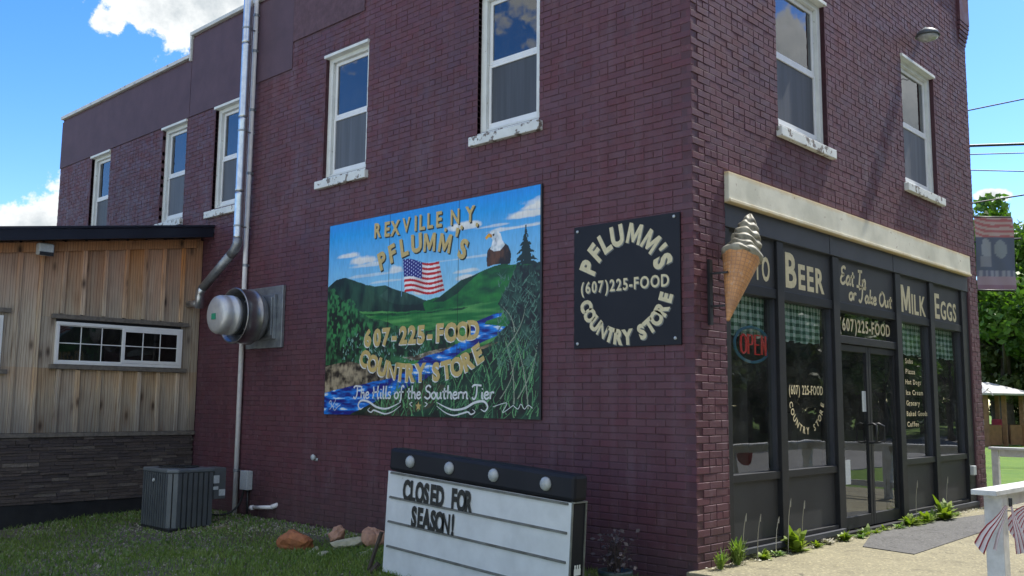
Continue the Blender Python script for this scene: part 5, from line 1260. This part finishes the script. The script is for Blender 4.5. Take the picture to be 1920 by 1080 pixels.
blades('grass', 'short green grass in the shade of the store', 'grass', 150000, M['grassleaf'], .02, .07, .0035, lambda x, y, r: r < np.clip(.30+.85*patch(x, y)*(.5+.5*patch(x*3, y*3, 1))-.45*(y > 4.7+.8*np.sin(x*2))-.55*(x > -.45)+.35*(y < 4.2), .06, 1), 5)
blades('ground_cover', 'low clover and dandelion leaves scattered in the grass', 'ground cover', 26000, M['clover'], .015, .045, .013, lambda x, y, r: r < .35+.6*patch(x, y, 2), 6)
blades('leaf_litter', 'pale dry leaves and wood chips on the lawn', 'leaf litter', 52000, M['ash'], .004, .018, .011, lambda x, y, r: r < np.clip(.12+.25*(1-patch(x, y))+.75*(y > 4.6+.8*np.sin(x*2))*patch(x, y, 1)+.65*(x > -.7), 0, 1), 7)

# ------------------------------------------------------------ trees
def crown_mesh(name, seed, rx, rz, nclump, nleaf, leaf, mat, cy=0.0):
    r = np.random.default_rng(seed); C = r.normal(size=(nclump, 3)); C /= np.linalg.norm(C, axis=1)[:, None]; C *= (r.uniform(.25, 1, nclump)**.5)[:, None]; C[:, 2] = np.where(C[:, 2] < -.5, -C[:, 2]*.5, C[:, 2])
    C = C*np.array([rx, rx, rz]); cr = r.uniform(.16, .34, nclump)*rx
    idx = r.integers(0, nclump, nleaf); d = r.normal(size=(nleaf, 3)); d /= np.linalg.norm(d, axis=1)[:, None]; P = C[idx]+d*(cr[idx]*r.uniform(.55, 1.05, nleaf))[:, None]*np.array([1, 1, .75])
    nrm = d+r.normal(size=(nleaf, 3))*.6; nrm /= np.linalg.norm(nrm, axis=1)[:, None]; u = np.cross(nrm, r.normal(size=(nleaf, 3))); u /= np.linalg.norm(u, axis=1)[:, None]; v = np.cross(nrm, u); s = leaf*r.uniform(.6, 1.3, nleaf)[:, None]
    V = np.stack([P+u*s, P+v*s*.55+nrm*s*.15, P-u*s, P-v*s*.55], 1).reshape(-1, 3); me = bpy.data.meshes.new(name); n = nleaf
    me.vertices.add(4*n); me.vertices.foreach_set('co', V.ravel()); me.loops.add(4*n); me.loops.foreach_set('vertex_index', np.arange(4*n)); me.polygons.add(n); me.polygons.foreach_set('loop_start', np.arange(n)*4); me.polygons.foreach_set('loop_total', np.full(n, 4)); me.update(); me.materials.append(mat); return me
def trunk_mesh(name, seed, h, r0, rx):
    r = random.Random(seed); mb = MB(); top = (r.uniform(-.3, .3), r.uniform(-.3, .3), h); mb.tube([(0, 0, -.3), (.03, 0, h*.25), (.08, .05, h*.55), top], [r0*1.25, r0, r0*.75, r0*.3], 8)
    for k in range(7):
        z = h*r.uniform(.35, .8); a = r.uniform(0, 6.28); l = rx*r.uniform(.5, .85); mb.tube([(.05, .03, z), (.05+l*.5*math.cos(a), .03+l*.5*math.sin(a), z+l*.35), (l*math.cos(a), l*math.sin(a), z+l*.75)], [r0*.4, r0*.25, r0*.06], 6)
    me = bpy.data.meshes.new(name); me.from_pydata(mb.v, [], mb.f); me.materials.append(M['trunk']); me.polygons.foreach_set('use_smooth', [True]*len(mb.f)); return me
kinds = {'A': (crown_mesh('crown', 1, 2.6, 2.8, 60, 13000, .13, M['leafA']), trunk_mesh('trunk', 1, 4.6, .2, 2.4), 4.6),
         'B': (crown_mesh('crown', 2, 3.2, 3.4, 70, 15000, .15, M['leafB']), trunk_mesh('trunk', 2, 5.2, .26, 3.0), 4.6),
         'C': (crown_mesh('crown', 3, 2.4, 2.0, 50, 11000, .12, M['leafC']), trunk_mesh('trunk', 3, 3.0, .15, 2.0), 2.6)}
def tree(x, y, k, s, label, grp=None, rz=None):
    cm, tm, hc = kinds[k]; t = empty('tree', (x, y, gz(x, y))); t.scale = (s, s, s*rnd.uniform(.93, 1.1)); t.rotation_euler.z = rnd.uniform(0, 6.28) if rz is None else rz
    tag(t, label, 'tree', grp); link('trunk', tm, t, (0, 0, 0)); link('crown', cm, t, (0, 0, hc)); return t
tree(43.0, 9.6, 'A', 1.5, 'tall bright green tree rising behind the street banner')
tree(44.0, 7.2, 'A', 1.15, 'bright green tree at the right edge beyond the gazebo')
tree(44.6, 10.6, 'C', 1.25, 'olive bushy tree below the street banner behind gazebo')
G1 = 'dark trees behind the gazebo'
for x, y, s, k in ((52, 10.2, 1.15, 'B'), (50, 13.0, 1.2, 'B'), (54, 17.5, 1.2, 'B'), (51, 6.5, 1.1, 'B'), (58, 12.5, 1.25, 'B'), (56, 8.5, 1.2, 'B'), (62, 10, 1.3, 'B')):
    tree(x, y, k, s, 'dark green tree in the shady row behind the gazebo', G1)
for x, y, k, s in ((46.5, 10.0, 'C', .6), (47.0, 7.2, 'C', .6)): tree(x, y, k, s, 'low olive shrub tree at the shady row foot', 'low shrub trees by the gazebo')
G2 = 'trees across the road'
for i, (x, y, k, s) in enumerate(((33, -11.5, 'A', .8), (40, -11.0, 'A', .95), (48, -12, 'A', 1.0), (6, -13.8, 'C', 1.1), (11, -14.2, 'B', 1.0), (16, -14.6, 'B', 1.05), (21.5, -14.4, 'C', 1.3), (27, -14.8, 'B', 1.1), (31, -14.8, 'C', 1.3), (36, -15.2, 'B', 1.15), (43, -15.5, 'B', 1.2), (51, -16, 'B', 1.3), (60, -16, 'B', 1.3), (44, -23, 'B', 1.6), (29, -23, 'B', 1.5), (19, -23, 'B', 1.4), (3, -17.5, 'B', 1.3), (9, -16.5, 'B', 1.2), (14.5, -18, 'B', 1.35), (20, -16.8, 'A', 1.15), (26, -18.5, 'B', 1.35), (33, -18, 'B', 1.3), (41, -20, 'B', 1.4), (50, -22, 'B', 1.5), (60, -24, 'B', 1.5), (70, -18, 'B', 1.5), (-4, -18, 'B', 1.3), (24, -24, 'B', 1.5), (12, -24, 'B', 1.5), (36, -26, 'B', 1.6), (17, -15, 'C', 1.0))):
    tree(x, y, k, s, 'tree in the wood edge across the road', G2)

def woodland():
    r = np.random.default_rng(9); n = 42000; x = r.uniform(-12, 110, n); hh = 6.5+2.2*np.sin(x*.31)+1.2*np.sin(x*.83+1); z = -.1+hh*r.random(n)**.8; y = -24-r.uniform(0, 2.5, n)+1.2*np.sin(x*.9+z)+.8*np.sin(z*2.1+x*.4)
    P = np.stack([x, y, z], 1); d = r.normal(size=(n, 3)); d /= np.linalg.norm(d, axis=1)[:, None]; u = np.cross(d, r.normal(size=(n, 3))); u /= np.linalg.norm(u, axis=1)[:, None]; v = np.cross(d, u); s_ = r.uniform(.16, .38, n)[:, None]
    V = np.stack([P+u*s_, P+v*s_*.6, P-u*s_, P-v*s_*.6], 1).reshape(-1, 3); me = bpy.data.meshes.new('woodland')
    me.vertices.add(4*n); me.vertices.foreach_set('co', V.ravel()); me.loops.add(4*n); me.loops.foreach_set('vertex_index', np.arange(4*n)); me.polygons.add(n); me.polygons.foreach_set('loop_start', np.arange(n)*4); me.polygons.foreach_set('loop_total', np.full(n, 4)); me.update(); me.materials.append(M['leafB'])
    tag(link('woodland', me), 'dense dark woodland beyond the road', 'woodland', kind='stuff')
woodland()
# ------------------------------------------------------------ gazebo
gzb = empty('gazebo', (36.6, 8.3, -.15)); tag(gzb, 'small brown wooden gazebo with a white hipped roof on lawn', 'gazebo')
GX, GY, hw = 36.05, 8.7, 1.12
def rotg(p, a=R(-20)): x, y = p; return (GX+x*math.cos(a)-y*math.sin(a), GY+x*math.sin(a)+y*math.cos(a))
mb = MB()
cs_ = [rotg(p) for p in ((-1.55, -1.55), (1.55, -1.55), (1.55, 1.55), (-1.55, 1.55))]; tp = [rotg(p) for p in ((-.25, -.25), (.25, -.25), (.25, .25), (-.25, .25))]
vs = [(*p, 1.95) for p in cs_]+[(*p, 2.02) for p in cs_]+[(*p, 2.5) for p in tp]
mb.add(vs, [(0, 1, 2, 3), (0, 1, 5, 4), (1, 2, 6, 5), (2, 3, 7, 6), (3, 0, 4, 7), (4, 5, 9, 8), (5, 6, 10, 9), (6, 7, 11, 10), (7, 4, 8, 11), (8, 9, 10, 11)]); mb.build('roof', M['roofwhite'], gzb)
for p in ((-hw, -hw), (0, -hw), (hw, -hw), (-hw, 0), (hw, 0), (-hw, hw), (hw, hw)):
    x, y = rotg(p); mb = MB(); mb.box(x-.08, x+.08, y-.08, y+.08, -.2, 1.94); mb.build('post', M['brownwood'], gzb)
for p, q in (((-hw, -hw), (-.25, -hw)), ((.3, -hw), (hw, -hw)), ((-hw, -hw), (-hw, hw)), ((hw, -hw), (hw, hw)), ((-hw, hw), (hw, hw))):
    a, b2 = rotg(p), rotg(q); railbox(a, b2, .03, -.1, .72).build('side_panel', M['brownwood'], gzb)
x, y = rotg((0, 0)); mb = MB(); mb.lathe([(.5, .55), (.5, .6)], (x, y, 0), 'z', 16); mb.box(x-.06, x+.06, y-.06, y+.06, -.1, .55); mb.build('table', M['vinyl'], gzb)
for (dx, dy, mt, lb) in ((-.5, -.4, 'wcloth', 'white cushion on the gazebo seat, left side'), (.45, -.45, 'red', 'red cushion on the gazebo seat, right side')):
    x, y = rotg((dx, dy)); mb = MB(); mb.box(x-.2, x+.2, y-.2, y+.2, .603 if mt == 'red' else .603, .95); tag(mb.build('cushion', M[mt], None, bevel=.08, seg=4), lb, 'cushion')

# ------------------------------------------------------------ street banner on a pole
bn = empty('street_banner', (12.95, 1.3, -.15)); tag(bn, 'faded vertical street banner with flag stripes hanging beyond the store', 'banner')
pa, pb = Vector((12.70, 1.50, 0)), Vector((13.24, .94, 0)); dv = (pb-pa)
mb = MB(); pole = Vector((12.52, 1.68, 0)); mb.tube([(pole.x, pole.y, -.4), (pole.x, pole.y, 7.0)], [.13, .11], 12); mb.build('pole', M['trunk'], bn, True)
for z in (5.22, 3.74): mb = MB(); mb.tube([(pole.x, pole.y, z), (pb.x, pb.y, z)], .02, 8); mb.build('arm', M['dark'], bn, True)
mb = MB(); mb.tube([(pole.x, pole.y, 4.69), (pb.x+.12, pb.y-.12, 4.79)], .022, 8); mb.build('cross_bar', M['dark'], bn, True)
nxb, nzb = 24, 60; vs = []; fs = []; off = Vector((-.035, -.035, 0))
for j in range(nzb+1):
    for i in range(nxb+1):
        p = pa+dv*(i/nxb)+off+Vector((.7, .7, 0))*.012*math.sin(i*.5+j*.12); vs.append((p.x, p.y, 3.76+1.44*j/nzb))
for j in range(nzb):
    for i in range(nxb): a0 = j*(nxb+1)+i; fs.append((a0, a0+1, a0+nxb+2, a0+nxb+1))
mb = MB(); mb.add(vs, fs); o = mb.build('banner_cloth', M['wcloth'], bn, True); me = o.data
ca = me.color_attributes.new('paint', 'FLOAT_COLOR', 'POINT'); colr = []
for j in range(nzb+1):
    for i in range(nxb+1):
        u, v = i/nxb, j/nzb
        if v > .72:
            t = (v*13+math.sin(u*5)*.35+u*1.2) % 1; c = (.42, .14, .15) if t < .5 else (.48, .36, .34)
        elif v > .26:
            c = (.11, .13, .19); d1 = ((u-.28)/.13)**2+((v-.55)/.16)**2; d2 = ((u-.65)/.17)**2+((v-.56)/.13)**2
            if d1 < 1: c = (.30, .32, .36)
            if d2 < 1: c = (.24, .27, .30)
            if .1 < u < .4 and .30 < v < .46: c = (.24, .25, .29)
        elif v > .18: c = (.30, .31, .38) if int(u*14) % 2 else (.15, .16, .24)
        elif v > .06: c = (.36, .27, .33)
        else: c = (.28, .17, .24)
        colr += [*c, 1]
ca.data.foreach_set('color', colr)
b2_ = NB('banner_print'); at = b2_.n('ShaderNodeAttribute', attribute_name='paint'); me.materials.clear(); me.materials.append(b2_.fin(at.outputs['Color'], .8))

# ------------------------------------------------------------ overhead cables
D0 = Vector((24, 4.9, 0))
for i, (z0, z1, r, lb) in enumerate(((10.83, 11.2, .022, 'highest overhead cable crossing the sky right of the store'), (9.67, 9.74, .045, 'thickest twisted overhead cable right of the store'), (9.39, 9.45, .018, 'thin cable just below the thickest overhead cable'), (8.88, 8.85, .018, 'thin level cable, second lowest of those beside the store'), (7.82, 8.11, .025, 'lowest overhead cable just above the street banner'))):
    p, q = Vector((24.0, 4.9, z0)), Vector((25.15, 3.65, z1)); t = q-p; pts = []
    for k in range(25):
        s = -9+k*1.0; P = p+t*s; P.z += .012*((s-.5)**2)*.9-.003; pts.append(tuple(P))
    mb = MB(); mb.tube(pts, r, 6); tag(mb.build('overhead_cable', M['wire'], None, True), lb, 'cable')
mb = MB(); mb.tube([(7.74, -.02, 1.62), (7.80, -.06, 1.68), (7.84, -.10, 1.66), (7.82, -.14, 1.60)], .008, 6); mb.tube([(7.80, -.06, 1.68), (7.70, -.12, 1.70)], .008, 6); tag(mb.build('wall_hook', M['pvc'], None, True), 'small white hook on the right end of brick pier', 'hook')
